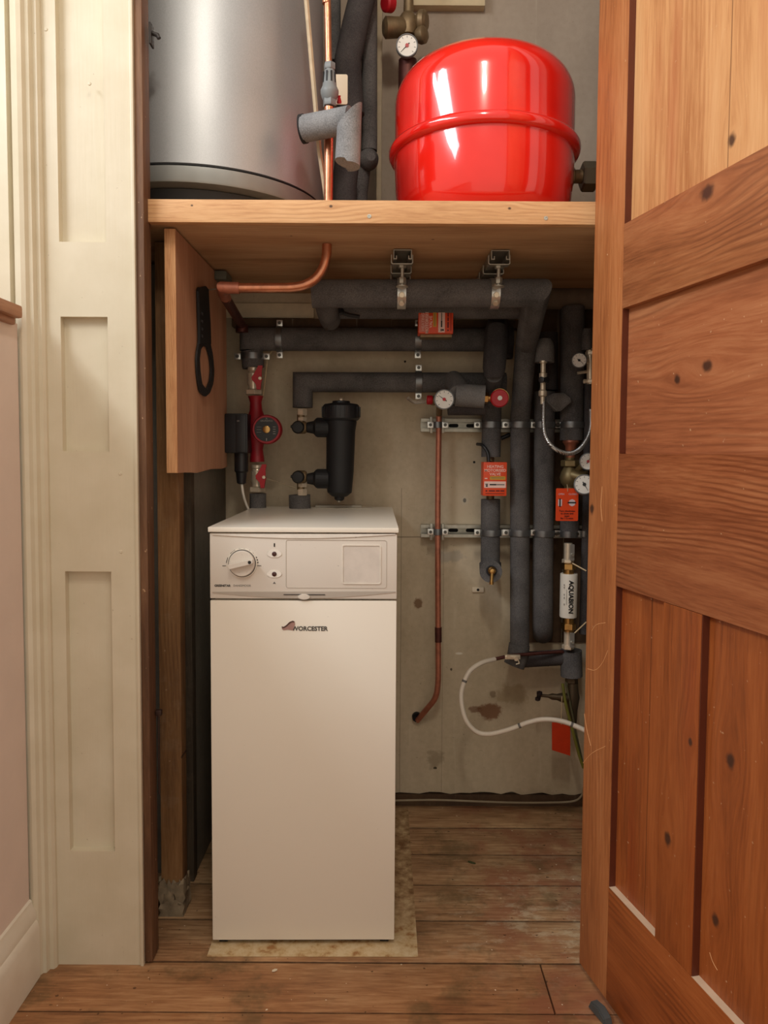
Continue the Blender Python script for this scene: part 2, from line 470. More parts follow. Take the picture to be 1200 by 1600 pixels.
# reddish stain patch and whitish wear towards the right
red = t.step(t.math('ADD', x, t.math('MULTIPLY', wn, 0.25)), 0.30, 0.42)
red = t.math('MULTIPLY', red, t.step(t.noise(v, 9, 4, .6), .42, .6))
c = t.mix(t.math('MULTIPLY', red, 0.7), c, rgb(150, 94, 68))
wh = t.noise(t.comb(t.math('MULTIPLY', x, .5), y, 0.0), 22, 6, 0.75)
wz = t.math('MULTIPLY', t.step(y, 1.42, 1.56), t.math('SUBTRACT', 1.0, t.step(y, 1.62, 2.0)))
c = t.mix(t.math('MULTIPLY', t.math('MULTIPLY', t.step(wh, 0.50, 0.64), t.math('ADD', t.math('MULTIPLY', wz, .55), .12)), t.step(x, -.1, .4)), c, rgb(200, 180, 150))
c = t.mix(t.math('MULTIPLY', t.step(t.noise(v, 6, 5, .7), .50, .68), .6), c, rgb(96, 80, 52))
dots = t.step(t.noise(v, 85, 2, 0.3), 0.735, 0.76)
c = t.mix(t.math('MULTIPLY', dots, .7), c, rgb(66, 40, 24))
wd = t.step(t.noise(t.comb(x, y, 7.3), 110, 2, 0.3), 0.77, 0.785)
c = t.mix(wd, c, rgb(235, 220, 196))
fr = t.math('FRACT', t.math('DIVIDE', t.math('SUBTRACT', y, 1.341), 0.1386))
ed = t.math('MINIMUM', fr, t.math('SUBTRACT', 1.0, fr))
ed = t.math('SUBTRACT', 1.0, t.step(t.math('ADD', ed, t.math('MULTIPLY', t.noise(v, 60, 3), .014)), .012, .032))
c = t.mix(t.math('MULTIPLY', ed, .75), c, rgb(54, 36, 24))
t.base(c); t.p(Roughness=t.math('ADD', .42, t.math('MULTIPLY', lo, .3))); t.set(t.b, 'Specular IOR Level', 0.35); t.bump(f, 0.35, 0.002); M['floor'] = t.m
b = B()
yy = 1.341 - 0.1386 * 14
while yy < 2.3:
    segs = [(-1.6, 1.6)]
    if abs(yy - 1.341) < 0.01: segs = [(-1.6, .3215), (.3245, 1.6)]
    
    for (a_, c_) in segs:
        b.box((a_, yy + .0011, FZ - .02), (c_, yy + .1386 - .0011, FZ + random.uniform(-.0012, 0)), .0012)
    yy += 0.1386
b.box((-1.6, -.55, FZ - .05), (1.6, 2.3, FZ - .012))
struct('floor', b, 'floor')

# back wall: painted boarding, ragged lower edge, dark gap, ledge under the shelf
b = B()
xs = [-.46 + i * .03 for i in range(38)]
zb = [wp(700, 1240)[1] + random.uniform(-.004, .008) for _ in xs]
lo_ = b.ring([]) 
va = [b.bm.verts.new((x_, YB, z_)) for x_, z_ in zip(xs, zb)]
vb = [b.bm.verts.new((x_, YB, 1.47)) for x_ in xs]
vc = [b.bm.verts.new((x_, YB + .02, z_)) for x_, z_ in zip(xs, zb)]
for i in range(len(xs) - 1):
    b.bm.faces.new((va[i], va[i + 1], vb[i + 1], vb[i])); b.bm.faces.new((va[i], vc[i], vc[i + 1], va[i + 1]))
b.box((-.46, YB + .021, FZ), (.70, YB + .05, 1.47))
struct('wall_back', b, 'wall_back', smooth=0)
b = B(); b.box((-.86, YB, 1.47), (.70, YB + .05, 2.7))
struct('wall_back.001', b, 'wall_upper')
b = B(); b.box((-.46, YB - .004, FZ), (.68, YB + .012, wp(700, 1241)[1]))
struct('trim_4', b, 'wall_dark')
b = B(); b.box((-.62, 1.80, FZ), (-.455, YB, 1.44), .003)
struct('wall_left', b, 'wall_grey')
b = B(); b.box((-.90, 1.50, FZ), (-.86, 2.2, 2.7)); b.box((-.86, 2.10, FZ), (-.62, 2.17, 1.44))
struct('wall_left.001', b, 'wall_grey')
b = B(); b.box((.68, 1.50, FZ), (.72, 2.2, 2.7))
struct('wall_right', b, 'wall_grey')
b = B(); b.box((.50, 1.50, FZ), (1.3, 1.56, 2.7)); 
struct('wall_front', b, 'cream_paint')
b = B(); b.box((-.9, 1.48, 2.66), (.9, 2.25, 2.72))
struct('ceiling', b, 'wall_upper')
# dark vertical boards in the back right corner behind the pipes
b = B()
x0 = W(822, 500, YB - .006).x
for i in range(3):
    b.box((x0 + i * .12, YB - .006, W(800, 1003, YB).z), (x0 + i * .12 + .117, YB - .0005, W(800, 452, YB).z), .001)
struct('trim_5', b, 'wall_dark')
# joinery: vertical edge strip on the upper back wall, top panel
b = B(); b.box((W(589, 100, 2.12).x, 2.12, 1.475), (W(597, 100, 2.12).x, YB, 2.66), .001)
struct('trim_6', b, plain('pale_edge_paint', rgb(176, 158, 130), .6))
b = B(); q0 = W(640, 30, 2.15); q1 = W(757, 12, 2.15); b.box((q0.x, 2.14, q1.z), (q1.x, YB, 2.66), .001)
struct('trim_7', b, plain('cream_edge_paint', rgb(206, 188, 152), .6))

# left jamb + panelled pilaster + architrave
YF = 1.47
def xb(px, Y=YF): return (px - 600 - 4) / FPX * Y      # near the floor
XP0, XP1 = W(92, 1510, YF).x, W(225, 1508, YF).x
zt = 2.6
def zz(py, Y=YF): return W(150, py, Y).z
x_l, x_r = W(107, 1200, YF).x, W(178, 1200, YF).x
z0 = W(150, 1510, YF).z
pan = [(zz(1330), zz(893)), (zz(705), zz(495)), (zz(378), 2.45)]
b = B()
b.box((XP0, YF, z0), (x_l, YF + .03, zt))
b.box((x_r, YF, z0), (XP1, YF + .03, zt))
zc = z0
for (a_, c_) in pan:
    b.box((x_l, YF, zc), (x_r, YF + .03, a_)); zc = c_
b.box((x_l, YF, zc), (x_r, YF + .03, zt))
pass
b.box((x_l - .002, YF + .017, z0 + .01), (x_r + .002, YF + .03, zt))
b.box((XP1 - .006, YF - .004, z0), (XP1 + .0005, YF + .02, zt), .0015)
# paint blobs
for (px, py) in ((188, 740), (189, 862), (72, 46), (140, 131)):
    q = W(px, py, YF); b.lathe([(.0035, 0), (.0028, .0012), (0, .0016)], (q.x, YF, q.z), NY, 12)
struct('trim_2', b, 'cream_paint')
# architrave to the left of it: moulded profile extruded upwards
prof_px = [(-60, 1.452), (14, 1.452), (16, 1.470), (22, 1.470), (24, 1.446), (30, 1.437), (38, 1.433), (44, 1.436), (47, 1.444), (52, 1.445), (54, 1.456), (60, 1.456), (63, 1.462), (63, 1.52), (-60, 1.52)]
off0 = XP0 - W(63, 5, YF).x
poly = []
base_x = XP0
for (px, Y) in prof_px:
    poly.append((base_x - (63 - px) / FPX * 1.45 * 1.0, Y))
b = B(); b.prism(poly, (0, 0, W(80, 1519, 1.45).z), EX, EY, (0, 0, 2.6))
struct('trim_1', b, 'cream_paint', smooth=30)
# dark wooden jamb
M['jamb'] = wood('dark_red_jamb_wood', rgb(66, 44, 30), rgb(106, 74, 52), rgb(140, 104, 76), 2, 1, (), 1.0, .5, .5)
b = B(); b.box((XP1 + .0008, YF + .003, FZ + .003), (XP1 + .016, YF + .047, 2.6), .0015)
b.box((XP1 - .14, YF + .031, FZ), (XP1 + .012, YF + .047, 2.6), .0015)
struct('trim_3', b, 'jamb')
# latch keep and hinge leaf on the jamb
b = B(); q = W(238, 55, 1.50)
b.box((q.x - .004, 1.49, q.z - .02), (q.x + .0, 1.512, q.z + .02), .001)
b.tube([(q.x, 1.50, q.z + .004), (q.x + .010, 1.50, q.z), (q.x + .013, 1.50, q.z - .006)], .004, 10)
single('latch_keep', b, plain('dark_iron', rgb(70, 66, 64), .5, .7), 'small dark iron latch keep on wooden jamb beside the silver cylinder', 'latch')
b = B(); q = W(247, 1112, 1.515)
b.box((q.x - .003, 1.505, q.z - .006), (q.x + .009, 1.516, q.z + .006), .002)
b.tube([(q.x + .002, 1.51, q.z + .004), (q.x + .002, 1.51, q.z - .17)], .0016, 8)
single('door_bolt', b, plain('dark_iron_2', rgb(66, 48, 42), .5, .5), 'small dark bolt and rod low on the wooden jamb beside the timber post', 'bolt')

# low stair wall with wooden capping and skirting
XW = W(45, 1415, 1.43).x
zcap0, zcap1 = WX(33, 503, XW + .018).z, 0
b = B(); b.box((XW - .12, -.55, FZ), (XW, 1.432, 1.238))
struct('wall_stair', b, 'wall_pink')
b = B()
prof = [(0, 0), (.018, 0), (.018, .100), (.015, .112), (.012, .116), (.012, .132), (.006, .144), (.004, .154), (0, .157)]
b.prism([(x_, z_) for x_, z_ in prof], (XW, -.55, FZ), EX, EZ, (0, 1.984, 0))
struct('baseboard_left', b, 'white_paint')
M['cap'] = wood('handrail_wood', rgb(120, 70, 46), rgb(172, 118, 84), rgb(204, 156, 120), 1, 0, (), 1.0, .4, .2)
b = B(); b.box((XW - .15, -.55, 1.244), (XW + .02, 1.415, 1.268), .006); b.box((XW - .13, -.55, 1.232), (XW + .008, 1.41, 1.246), .003)
single('wooden_capping', b, 'cap', 'reddish brown wooden capping rail on top of the low pale pink wall', 'handrail')

# ================================================================== DOOR
A = math.radians(13.1)
O = W(905, 1503, 1.466); O.z = FZ
DD = V((math.sin(A), -math.cos(A), 0)); DN = V((math.cos(A), math.sin(A), 0))   # into the door
ANG = math.atan2(DD.y, DD.x)
def WD(px, py):
    d = ray(px, py); t_ = (O - CAM).dot(DN) / d.dot(DN); q = CAM + d * t_
    return (q - O).dot(DD), q.z - FZ
DT, DW, DH = .034, .80, 2.45
us = WD(962, 900)[0]
zr = [WD(975, 350)[1], WD(973, 482)[1], WD(966, 709)[1], WD(960, 915)[1], WD(948, 1383)[1]]
um0, um1 = WD(1030, 1200)[0], WD(1089, 1200)[0]
def WDU(px, py): return WD(px, py)
print('door', us, zr, um0, um1, O)
t_ = thing('door_1', 'x', 'x', O, ANG, local=True)
del t_['label']; del t_['category']; t_['kind'] = 'structure'
D = t_
z0d = .012
# local frame: x along door, y: +y = left normal of x axis -> faces ... door body lies on the DN side
sgn = 1 if DN.dot(V((-math.sin(ANG), math.cos(ANG), 0))) > 0 else -1
def dbox(b, u0, u1, y0, y1, z0_, z1_, bev=.0012):
    b.box((u0, sgn * y0, z0_), (u1, sgn * y1, z1_), bev)
kn = lambda px, py, r: WD(px, py) + (r,)
def kz(px, py, r):      # for rails: grain along x, across z
    u_, z_ = WD(px, py); return (z_, u_, r)
def kx(px, py, r):
    u_, z_ = WD(px, py); return (u_, z_, r)
LD, LM, LL = rgb(172, 110, 64), rgb(212, 156, 104), rgb(228, 178, 126)
RD, RM, RL = rgb(108, 52, 22), rgb(154, 82, 38), rgb(178, 104, 54)
m_st = wood('door_stile_pine', rgb(130, 72, 38), rgb(176, 110, 64), rgb(198, 136, 88), 2, 0, [kx(925, 795, .012)], 1.0, .38, .6)
m_top = wood('door_top_panel_pine', LD, LM, LL, 2, 0, [kx(1131, 217, .012)], .9, .4, .3, red=rgb(184, 110, 70), seam=[WD(1128, 150)[0]], line=.45)
m_r1 = wood('door_rail_pine', rgb(110, 62, 36), rgb(160, 98, 60), rgb(188, 128, 84), 0, 2, [kz(1105, 301, .018)], 1.1, .38, .4, line=.6)
m_mid = wood('door_middle_panel_pine', rgb(120, 66, 40), rgb(164, 98, 62), rgb(192, 130, 88), 0, 2, [kz(1093, 571, .014), kz(1047, 588, .009)], .9, .38, .5, line=.45)
m_r2 = wood('door_lock_rail_pine', RD, rgb(152, 88, 52), rgb(178, 116, 74), 0, 2, [], 1.3, .4, .6, line=.75)
m_lp = wood('door_lower_panel_pine', RD, RM, RL, 2, 0, [kx(1043, 1311, .014), kx(1129, 1190, .014), kx(1106, 1440, .012), kx(1079, 1160, .008)], .9, .33, .4, red=rgb(142, 62, 26), seam=[WD(1030 - 12, 1200)[0] - .03], line=.35)
m_br = wood('door_bottom_rail_pine', RD, RM, RL, 0, 2, [], 1.0, .36, .5, line=.6)
b = B(); dbox(b, 0, us, 0, DT, z0d, DH); part('stile', b, m_st, D)
b = B(); dbox(b, DW - .1, DW, 0, DT, z0d, DH); part('stile', b, m_st, D)
b = B(); dbox(b, us + .0004, DW - .1, 0, DT, zr[1], zr[0]); part('rail', b, m_r1, D)
b = B(); dbox(b, us + .0004, DW - .1, 0, DT, zr[3], zr[2]); part('rail', b, m_r2, D)
b = B(); dbox(b, us + .0004, DW - .1, 0, DT, z0d, zr[4]); part('rail', b, m_br, D)
b = B(); dbox(b, us + .0004, DW - .1, 0, DT, DH - .1, DH); part('rail', b, m_r1, D)
b = B(); dbox(b, um0, um1, 0, DT, zr[4] + .0004, zr[3] - .0004); part('muntin', b, m_lp, D)
RC = .013
b = B(); dbox(b, us - .004, DW - .09, RC, RC + .01, zr[0] - .004, DH - .09, 0); part('panel', b, m_top, D)
b = B(); dbox(b, us - .004, DW - .09, RC, RC + .01, zr[2] - .004, zr[1] + .004, 0); part('panel', b, m_mid, D)
b = B(); dbox(b, us - .004, um0 + .004, RC, RC + .01, zr[4] - .004, zr[3] + .004, 0); part('panel', b, m_lp, D)
b = B(); dbox(b, um1 - .004, DW - .09, RC, RC + .01, zr[4] - .004, zr[3] + .004, 0); part('panel', b, m_lp, D)
for a_, z_a, z_b in ((us, zr[0], DH - .1), (us, zr[2], zr[1]), (us, zr[4], zr[3]), (um1, zr[4], zr[3])):  # dark brown strips paint the shadow line in the reveals beside stile and muntin
    b = B(); dbox(b, a_ + .0002, a_ + .0022, .0012, RC, z_a + .001, z_b - .001, 0); part('shadow_strip', b, plain('shadow_strip_brown', rgb(92, 40, 20), .5), D)
for pts in ([(918, 1045), (930, 1047), (941, 1036), (950, 1016)], [(911, 1192), (925, 1177), (946, 1166)], [(913, 1115), (917, 1140), (923, 1165)], [(925, 985), (932, 976), (946, 973)], [(1097, 1490), (1102, 1505), (1109, 1518)], [(941, 760), (939, 790), (941, 815)]):
    uz = [WD(*p_) for p_ in pts]
    b = B(); b.tube(spline([(u_, 0 if u_ < us else sgn * RC, z_) for u_, z_ in uz], 6), .0005, 6)
    part('scratch', b, plain('pale_scratch', rgb(226, 170, 116), .6), D)
# dusty pale ledge on top of the bottom rail
for (a_, c_) in ((us, um0), (um1, DW - .1)):
    b = B(); dbox(b, a_ + .001, c_ - .001, .0006, RC, zr[4], zr[4] + .0012, 0); part('dusty_ledge', b, plain('dusty_bare_wood', rgb(206, 178, 150), .8), D)
# dark lump under the door
b = B(); q0 = V((.425, 1.33, 0))
rings = []
b.prism([(0, 0), (.055, 0), (.05, .012), (.03, .02), (.008, .016)], W(935, 1560, 1.36) * 1.0 - V((.02, 0, W(935, 1560, 1.36).z - FZ)), V((.35, -1, 0)).normalized(), EZ, V((.016, .006, 0)), .002)
single('rubber_wedge', b, plain('dark_grey_rubber', rgb(76, 78, 78), .7), 'small dark grey wedge on floorboards under the door corner', 'door wedge')

# ================================================================== SHELF
ZS = W(600, 349, 1.50).z          # underside
ZT = W(600, 313, 1.50).z
M['shelfwood'] = wood('pale_shelf_softwood', rgb(176, 122, 78), rgb(214, 166, 118), rgb(232, 190, 144), 0, 2, [(ZT - ZS - .012, W(517, 331, 1.5).x, .004), (ZT - ZS - .014, W(796, 336, 1.5).x, .004), (ZT - ZS - .012, W(300, 331, 1.5).x, .003)], 1.6, .55, .1, line=.5)
M['ply'] = wood('plywood_underside', rgb(150, 112, 78), rgb(190, 150, 110), rgb(208, 170, 130), 0, 1, [(.10, W(455, 362, 1.6).x, .003), (.12, .1, .004)], 1.0, .6, .1, line=.25)
M['plyside'] = wood('plywood_face', rgb(150, 104, 76), rgb(184, 136, 106), rgb(200, 156, 126), 2, 1, (), .8, .6, .1, line=.25)
SH = thing('shelf', 'pale softwood shelf carrying the silver cylinder and the red vessel', 'shelf', (0, 1.5, ZS))
b = B(); b.box((-.66, 1.50, ZS), (.66, 1.520, ZT), .0012); part('front_batten', b, 'shelfwood', SH)
b = B(); b.box((-.85, 1.521, ZS + .003), (.67, YB - .002, ZT - .006), .0006); part('deck', b, 'ply', SH)
for (px, py) in ((577, 338), (853, 341), (200 + 1075 * .35, 338)):
    if px in (853, 577):
        b = B(); q = W(px, py, 1.5); b.lathe([(.0042, 0), (.004, .0006), (.0018, .0007), (.0016, -.0004), (0, -.0004)], (q.x, 1.4998, q.z), NY, 14)
        s_ = part('screw_head', b, plain('zinc_screw', rgb(190, 186, 176), .35, .9), SH)
# pale ledge + dark batten on the back wall just below the shelf
b = B(); b.box((W(352, 480, 2.15).x, 2.158, W(500, 497, 2.155).z), (W(490, 480, 2.15).x, YB - .0005, W(500, 474, 2.155).z), .001)
single('painted_batten', b, plain('pale_batten_paint', rgb(214, 198, 168), .6), 'pale painted batten on the back wall under the shelf, behind the copper pipe', 'batten')
b = B(); b.box((W(362, 500, 2.13).x, 2.13, W(500, 511, 2.13).z), (W(820, 500, 2.13).x, YB - .0005, W(500, 498, 2.13).z), .001)
single('dark_batten', b, 'wall_dark', 'long dark timber batten on the back wall just above the clipped upper pipe', 'batten')
b = B(); b.box((W(612, 492, 2.11).x, 2.112, W(700, 498, 2.11).z), (W(806, 492, 2.11).x, 2.129, W(700, 491, 2.11).z), .001)
b.lathe([(.018, 0), (.015, .012), (0, .016)], (W(762, 491, 2.11).x, 2.12, W(762, 491, 2.11).z), EZ, 12)
single('narrow_ledge', b, plain('taupe_ledge', rgb(170, 154, 130), .6), 'thin taupe ledge behind the sideways orange valve box', 'ledge')

# plywood side board hanging below the shelf
XL0, XL1 = W(259, 600, 1.54).x, W(276, 600, 1.54).x
ZB_ = W(268, 739, 1.54).z
PB = thing('plywood_board', 'upright plywood side board hanging below the shelf with spanner on it', 'board', (XL1, 1.54, ZB_))
YE = WX(354, 600, XL1).y
b = B()
_d = [(0, 0), (.10, -.001), (.16, -.004), (.30, .002), (.42, .000), (YE - 1.54, .004), (YE - 1.54, ZS - ZB_ - .001), (0, ZS - ZB_ - .001)]
b.prism(_d, (XL0 + .0005, 1.5435, ZB_), EY, EZ, (XL1 - XL0 - .001, 0, 0)); part('panel', b, 'plyside', PB)
M['plyedge'] = wood('ply_edge', rgb(168, 108, 66), rgb(214, 160, 112), rgb(232, 186, 140), 2, 0, (), 2.2, .6, .1, line=.7)
b = B(); b.box((XL0, 1.54, ZB_), (XL1, 1.5433, ZS - .001), .0006); part('edge_strip', b, 'plyedge', PB, 'pale layered plywood edge')

# filter spanner on the board
def wxp(px, py): q = WX(px, py, XL1 + .001); return (q.y, q.z)
outer = [(307, 449), (318, 447), (322, 452), (323, 480), (325, 505), (327, 530), (331, 550), (333, 575), (331, 598), (325, 614), (318, 620), (311, 614), (306, 600), (304, 575), (305, 552), (308, 535), (308, 510), (307, 480), (306, 455)]
inner = [(316, 539), (322, 545), (326, 560), (328, 578), (326, 596), (320, 609), (313, 600), (310, 580), (309, 560), (311, 545)]
b = B()
o2 = [wxp(*p_) for p_ in outer]; i2 = [wxp(*p_) for p_ in inner]
cy_ = sum(p_[0] for p_ in i2) / len(i2); cz_ = sum(p_[1] for p_ in i2) / len(i2)
# ring + handle built as: handle prism, ring by sampling
ringpts = []
def polyr(poly, ang):
    dx, dy = math.cos(ang), math.sin(ang); best = 0
    for k in range(len(poly)):
        (x1, y1), (x2, y2) = poly[k], poly[(k + 1) % len(poly)]
        x1 -= cy_; x2 -= cy_; y1 -= cz_; y2 -= cz_
        ex_, ey_ = x2 - x1, y2 - y1; den = dx * ey_ - dy * ex_
        if abs(den) < 1e-9: continue
        tt = (x1 * ey_ - y1 * ex_) / den; uu = (x1 * dy - y1 * dx) / den
        if tt > 0 and -1e-6 <= uu <= 1 + 1e-6: best = max(best, tt)
    return best
NS = 40; R1, R2, R3, R4 = [], [], [], []
for k in range(NS):
    a_ = 2 * PI * k / NS
    ri = polyr(i2, a_); ro = polyr(o2, a_)
    ro = min(ro, ri + .028)
    for L, r_, x_ in ((R1, ri, 0), (R2, ro, 0), (R3, ro, .004), (R4, ri, .004)):
        L.append(b.bm.verts.new((XL1 + .002 + x_, cy_ + math.cos(a_) * r_, cz_ + math.sin(a_) * r_)))
b.bridge(R1, R2); b.bridge(R2, R3); b.bridge(R3, R4); b.bridge(R4, R1)
hp = [wxp(*p_) for p_ in [(307, 449), (318, 447), (322, 452), (323, 480), (325, 505), (326, 538), (308, 538), (308, 510), (307, 480), (306, 455)]]
b.prism(hp, (XL1 + .0022, 0, 0), EY, EZ, (.0055, 0, 0), .001)
SP = thing('filter_spanner', 'black plastic ring spanner hanging on the plywood side board', 'spanner', (XL1, cy_, WX(318, 620, XL1).z))
part('spanner_body', b, 'blackm', SP)
b = B()
for py in (490, 502, 514, 525):
    q = WX(316, py, XL1 + .008); b.box((XL1 + .0074, q.y - .008, q.z - .003), (XL1 + .0081, q.y + .008, q.z + .003), .0008)
part('raised_lettering', b, plain('grey_moulding', rgb(60, 60, 64), .4), SP)
b = B(); q = WX(326, 453, XL1 + .001); b.tube([(XL1, q.y, q.z), (XL1 + .02, q.y - .004, q.z + .002)], .0018, 8)
single('nail', b, 'galv', 'small steel nail in the plywood board at the top of the spanner', 'nail')
b = B(); q = WX(340, 400, XL1 + .002); b.box((XL1, q.y - .03, ZS - .022), (XL1 + .03, q.y + .04, ZS - .001), .003)
single('corner_block', b, plain('grey_green_plastic', rgb(96, 98, 86), .6), 'small grey-green joint block in the corner of board and shelf', 'bracket')

# timber posts left of the boiler
M['post'] = wood('old_timber_post', rgb(96, 64, 38), rgb(138, 98, 60), rgb(162, 122, 80), 2, 0, [(.025, .36, .004)], 1.2, .7, .2, line=.5, mottle=.15)
M['postd'] = wood('dark_timber_post', rgb(60, 50, 40), rgb(84, 72, 58), rgb(108, 92, 74), 2, 0, (), 1.2, .75, .1, line=.4, mottle=.15)
x0, x1 = W(250, 1200, 1.635).x, W(284, 1200, 1.635).x
b = B(); b.box((x0, 1.635, FZ), (x1, 1.675, ZS - .001), .002)
single('timber_post', b, 'post', 'warm brown timber post between the wooden jamb and the boiler, foot worn', 'post')
b = B(); b.box((x0 - .004, 1.627, FZ), (x1 + .003, 1.68, FZ + .07))
bmesh.ops.subdivide_edges(b.bm, edges=b.bm.edges[:], cuts=6, use_grid_fill=True)
for v_ in b.bm.verts:
    if v_.co.z > FZ + .001: v_.co += V((random.uniform(-.004, .004), random.uniform(-.004, .004), random.uniform(-.004, .016) if v_.co.z > FZ + .06 else random.uniform(-.003, .003)))
for i in range(5):
    b.lathe([(.008, 0), (.006, .006), (0, .009)], (x1 - .01 + random.uniform(-.006, .01), 1.66 + random.uniform(-.03, .02), FZ + random.uniform(.03, .10)), (random.uniform(0, 1), -1, random.uniform(0, .6)), 7)
single('plaster_lump', b, plain('crumbly_plaster', rgb(138, 120, 96), .9, 0, .3, 40, .8), 'crumbly plaster lump round the foot of the warm timber post', 'plaster')
x0, x1 = W(288, 1200, 1.79).x, W(306, 1200, 1.79).x
b = B(); b.box((x0, 1.765, FZ), (x1, 1.798, ZS - .001), .002)
single('timber_post', b, 'postd', 'darker thin timber post behind the warm one, nearer the boiler', 'post')

# ================================================================== BOILER
YBL = 1.53
BO = W(332, 1476, YBL); BO.z = .004
TRZ = FZ + .0014
bz = lambda py: W(475, py, YBL).z
bw = W(619, 1200, YBL).x - W(331, 1200, YBL).x
BL = thing('boiler', 'white floor-standing boiler with control panel and maker badge', 'boiler', (BO.x, YBL, TRZ), .012, local=True)
def L(px, py, y=0):
    q = W(px, py, YBL); return V((q.x - BO.x, y, q.z - TRZ))
hF0, hF1 = bz(1470) - TRZ, bz(939) - TRZ
hC0, hC1 = bz(936) - TRZ, bz(834) - TRZ
hL0, hL1 = bz(832) - TRZ, bz(824) - TRZ
DP = .585
b = B(); b.box((.006, .02, hF0), (bw - .006, DP, hL0), .002); part('casing', b, 'enamel', BL)
b = B(); b.box((0, 0, hF0), (bw, .019, hF1), .0025); FP = part('front_panel', b, 'enamel', BL)
b = B(); b.box((-.003, -.004, hL0), (bw + .003, DP + .012, hL1), .002); part('lid', b, 'enamel', BL)
b = B(); b.box((.17, DP - .03, hL1), (.30, DP + .012, hL1 + .006), .002); b.box((.19, DP - .06, hL1), (.33, DP - .032, hL1 + .0015), .0005)
part('flue_plate', b, plain('dusty_white', rgb(176, 168, 152), .5, 0, .12, 40), BL)
for x_ in (.012, bw - .03):
    b = B(); b.box((x_, .01, 0), (x_ + .018, .04, hF0), .001); part('foot', b, 'rubber', BL)
b = B(); b.box((.03, .012, 0.002), (bw - .03, .03, hF0), .0005); part('plinth_strip', b, plain('dark_plinth', rgb(62, 58, 46), .6), BL)
# control panel
b = B(); b.box((0, 0, hC0), (bw, .03, hC1), .002)
CP = part('control_panel', b, 'panelpl', BL)
def arcstrip(b, pts_top, pts_bot, y0, y1):
    n = len(pts_top)
    poly = [(p_.x, p_.z) for p_ in pts_top] + [(p_.x, p_.z) for p_ in reversed(pts_bot)]
    b.prism(poly, (0, y0, 0), EX, EZ, (0, y1 - y0, 0))
xs = [332 + i * (618 - 332) / 16 for i in range(17)]
b = B(); arcstrip(b, [L(x_, 834.5) for x_ in xs], [L(x_, 835.5 + 5.5 * math.sin(PI * (x_ - 332) / 286)) for x_ in xs], 0, -.0022)
part('top_moulding', b, plain('light_moulding', rgb(232, 226, 216), .35), CP)
b = B(); arcstrip(b, [L(x_, 924.5) for x_ in xs], [L(x_, 926 + 9 * math.sin(PI * (x_ - 332) / 286)) for x_ in xs], 0, -.0015)
part('lower_moulding', b, 'panelshade', CP)
b = B(); b.lathe([(.013, 0), (.012, .003), (0, .0035)], L(475, 931, -.0012), NY, 24)
b.bm.verts.ensure_lookup_table()
for v_ in b.bm.verts: v_.co.z = L(0, 931).z + (v_.co.z - L(0, 931).z) * .45
part('flap_catch', b, plain('catch', rgb(214, 206, 194), .4), CP)
b = B(); q = L(443, 929, -.0016); q2 = L(508, 928, -.0016); b.box((q.x, -.0025, q.z - .0007), (q2.x, -.0008, q.z + .0007)); part('slot', b, 'ink', CP)
# dial
dc = L(378.5, 880, -.002)
b = B(); b.lathe([(.0305, -.002), (.0300, .001), (.0285, .001), (.0283, 0), (.0283, -.002)], dc, NY, 40); part('dial_ring', b, 'enamel', CP)
b = B(); b.lathe([(.0292, 0.001), (.0292, .0014), (.0285, .0014)], dc, NY, 40)
b.bm.faces.ensure_lookup_table()
b = B(); b.lathe([(.0282, -.001), (.0282, .0016), (.0272, .0016)], dc, NY, 40); part('dial_groove', b, 'inkgrey', CP)
b = B(); b.lathe([(.0265, -.001), (.0262, .006), (.025, .0075), (0, .008)], dc, NY, 40)
KN = part('dial_knob', b, 'panelpl', CP)
ca = math.radians(14)
ex_, ez_ = V((math.cos(ca), 0, math.sin(ca))), V((-math.sin(ca), 0, math.cos(ca)))
b = B(); b.prism([(-.0255, -.0045), (-.0245, .0055), (.020, .0048), (.025, .003), (.025, -.003), (.020, -.0048)], dc + V((0, -.0075, 0)), ex_, ez_, (0, -.011, 0), .0008)
part('grip', b, 'panelpl', KN)
b = B(); b.disc(dc + ex_ * .0185 + V((0, -.0183, 0)), NY, .0034, .0006, 16); part('pointer_dot', b, 'ink', KN)
b = B()
def tick(px0, py0, px1, py1, w_=.0011):
    p0, p1 = L(px0, py0, -.0003), L(px1, py1, -.0003); d = (p1 - p0); d_ = d.normalized(); n_ = V((-d_.z, 0, d_.x))
    b.prism([(0, -w_ / 2), (d.length, -w_ / 2), (d.length, w_ / 2), (0, w_ / 2)], p0, d_, n_, (0, -.0004, 0))
tick(347.5, 884, 353, 884); tick(353.5, 879.5, 356, 871); tick(360, 865, 367, 859.5); tick(373, 857.3, 382.5, 857.3); tick(389, 859.5, 396, 865); tick(401.5, 884, 408, 884)
part('tick_marks', b, 'ink', CP)
b = B()
for (px, py) in ((400.5, 871), (402, 875), (402.8, 879)): b.disc(L(px, py, 0), NY, .0013, .0006, 10)
part('dial_dots', b, 'ink', CP)
b = B(); b.box(tuple(L(427.6, 849, 0)), tuple(L(429.6, 854.5, -.0006)))
part('flame_symbol', b, 'ink', CP)
b = B(); b.text('GREENSTAR', L(335, 916.5, -.0003), EX, EZ, .0060, bold=.00022); part('lettering', b, 'ink', CP)
b = B(); b.text('DANESMOOR', L(364.5, 916.5, -.0003), EX, EZ, .0058)
part('lettering', b, 'inkgrey', CP)
b = B(); _a, _c, _t = L(426, 912.4), L(431, 912.4), L(428.5, 908.8); b.prism([(_a.x, _a.z), (_c.x, _c.z), (_t.x, _t.z)], (0, -.0001, 0), EX, EZ, (0, -.0003, 0)); part('warning_symbol', b, 'inkgrey', CP)
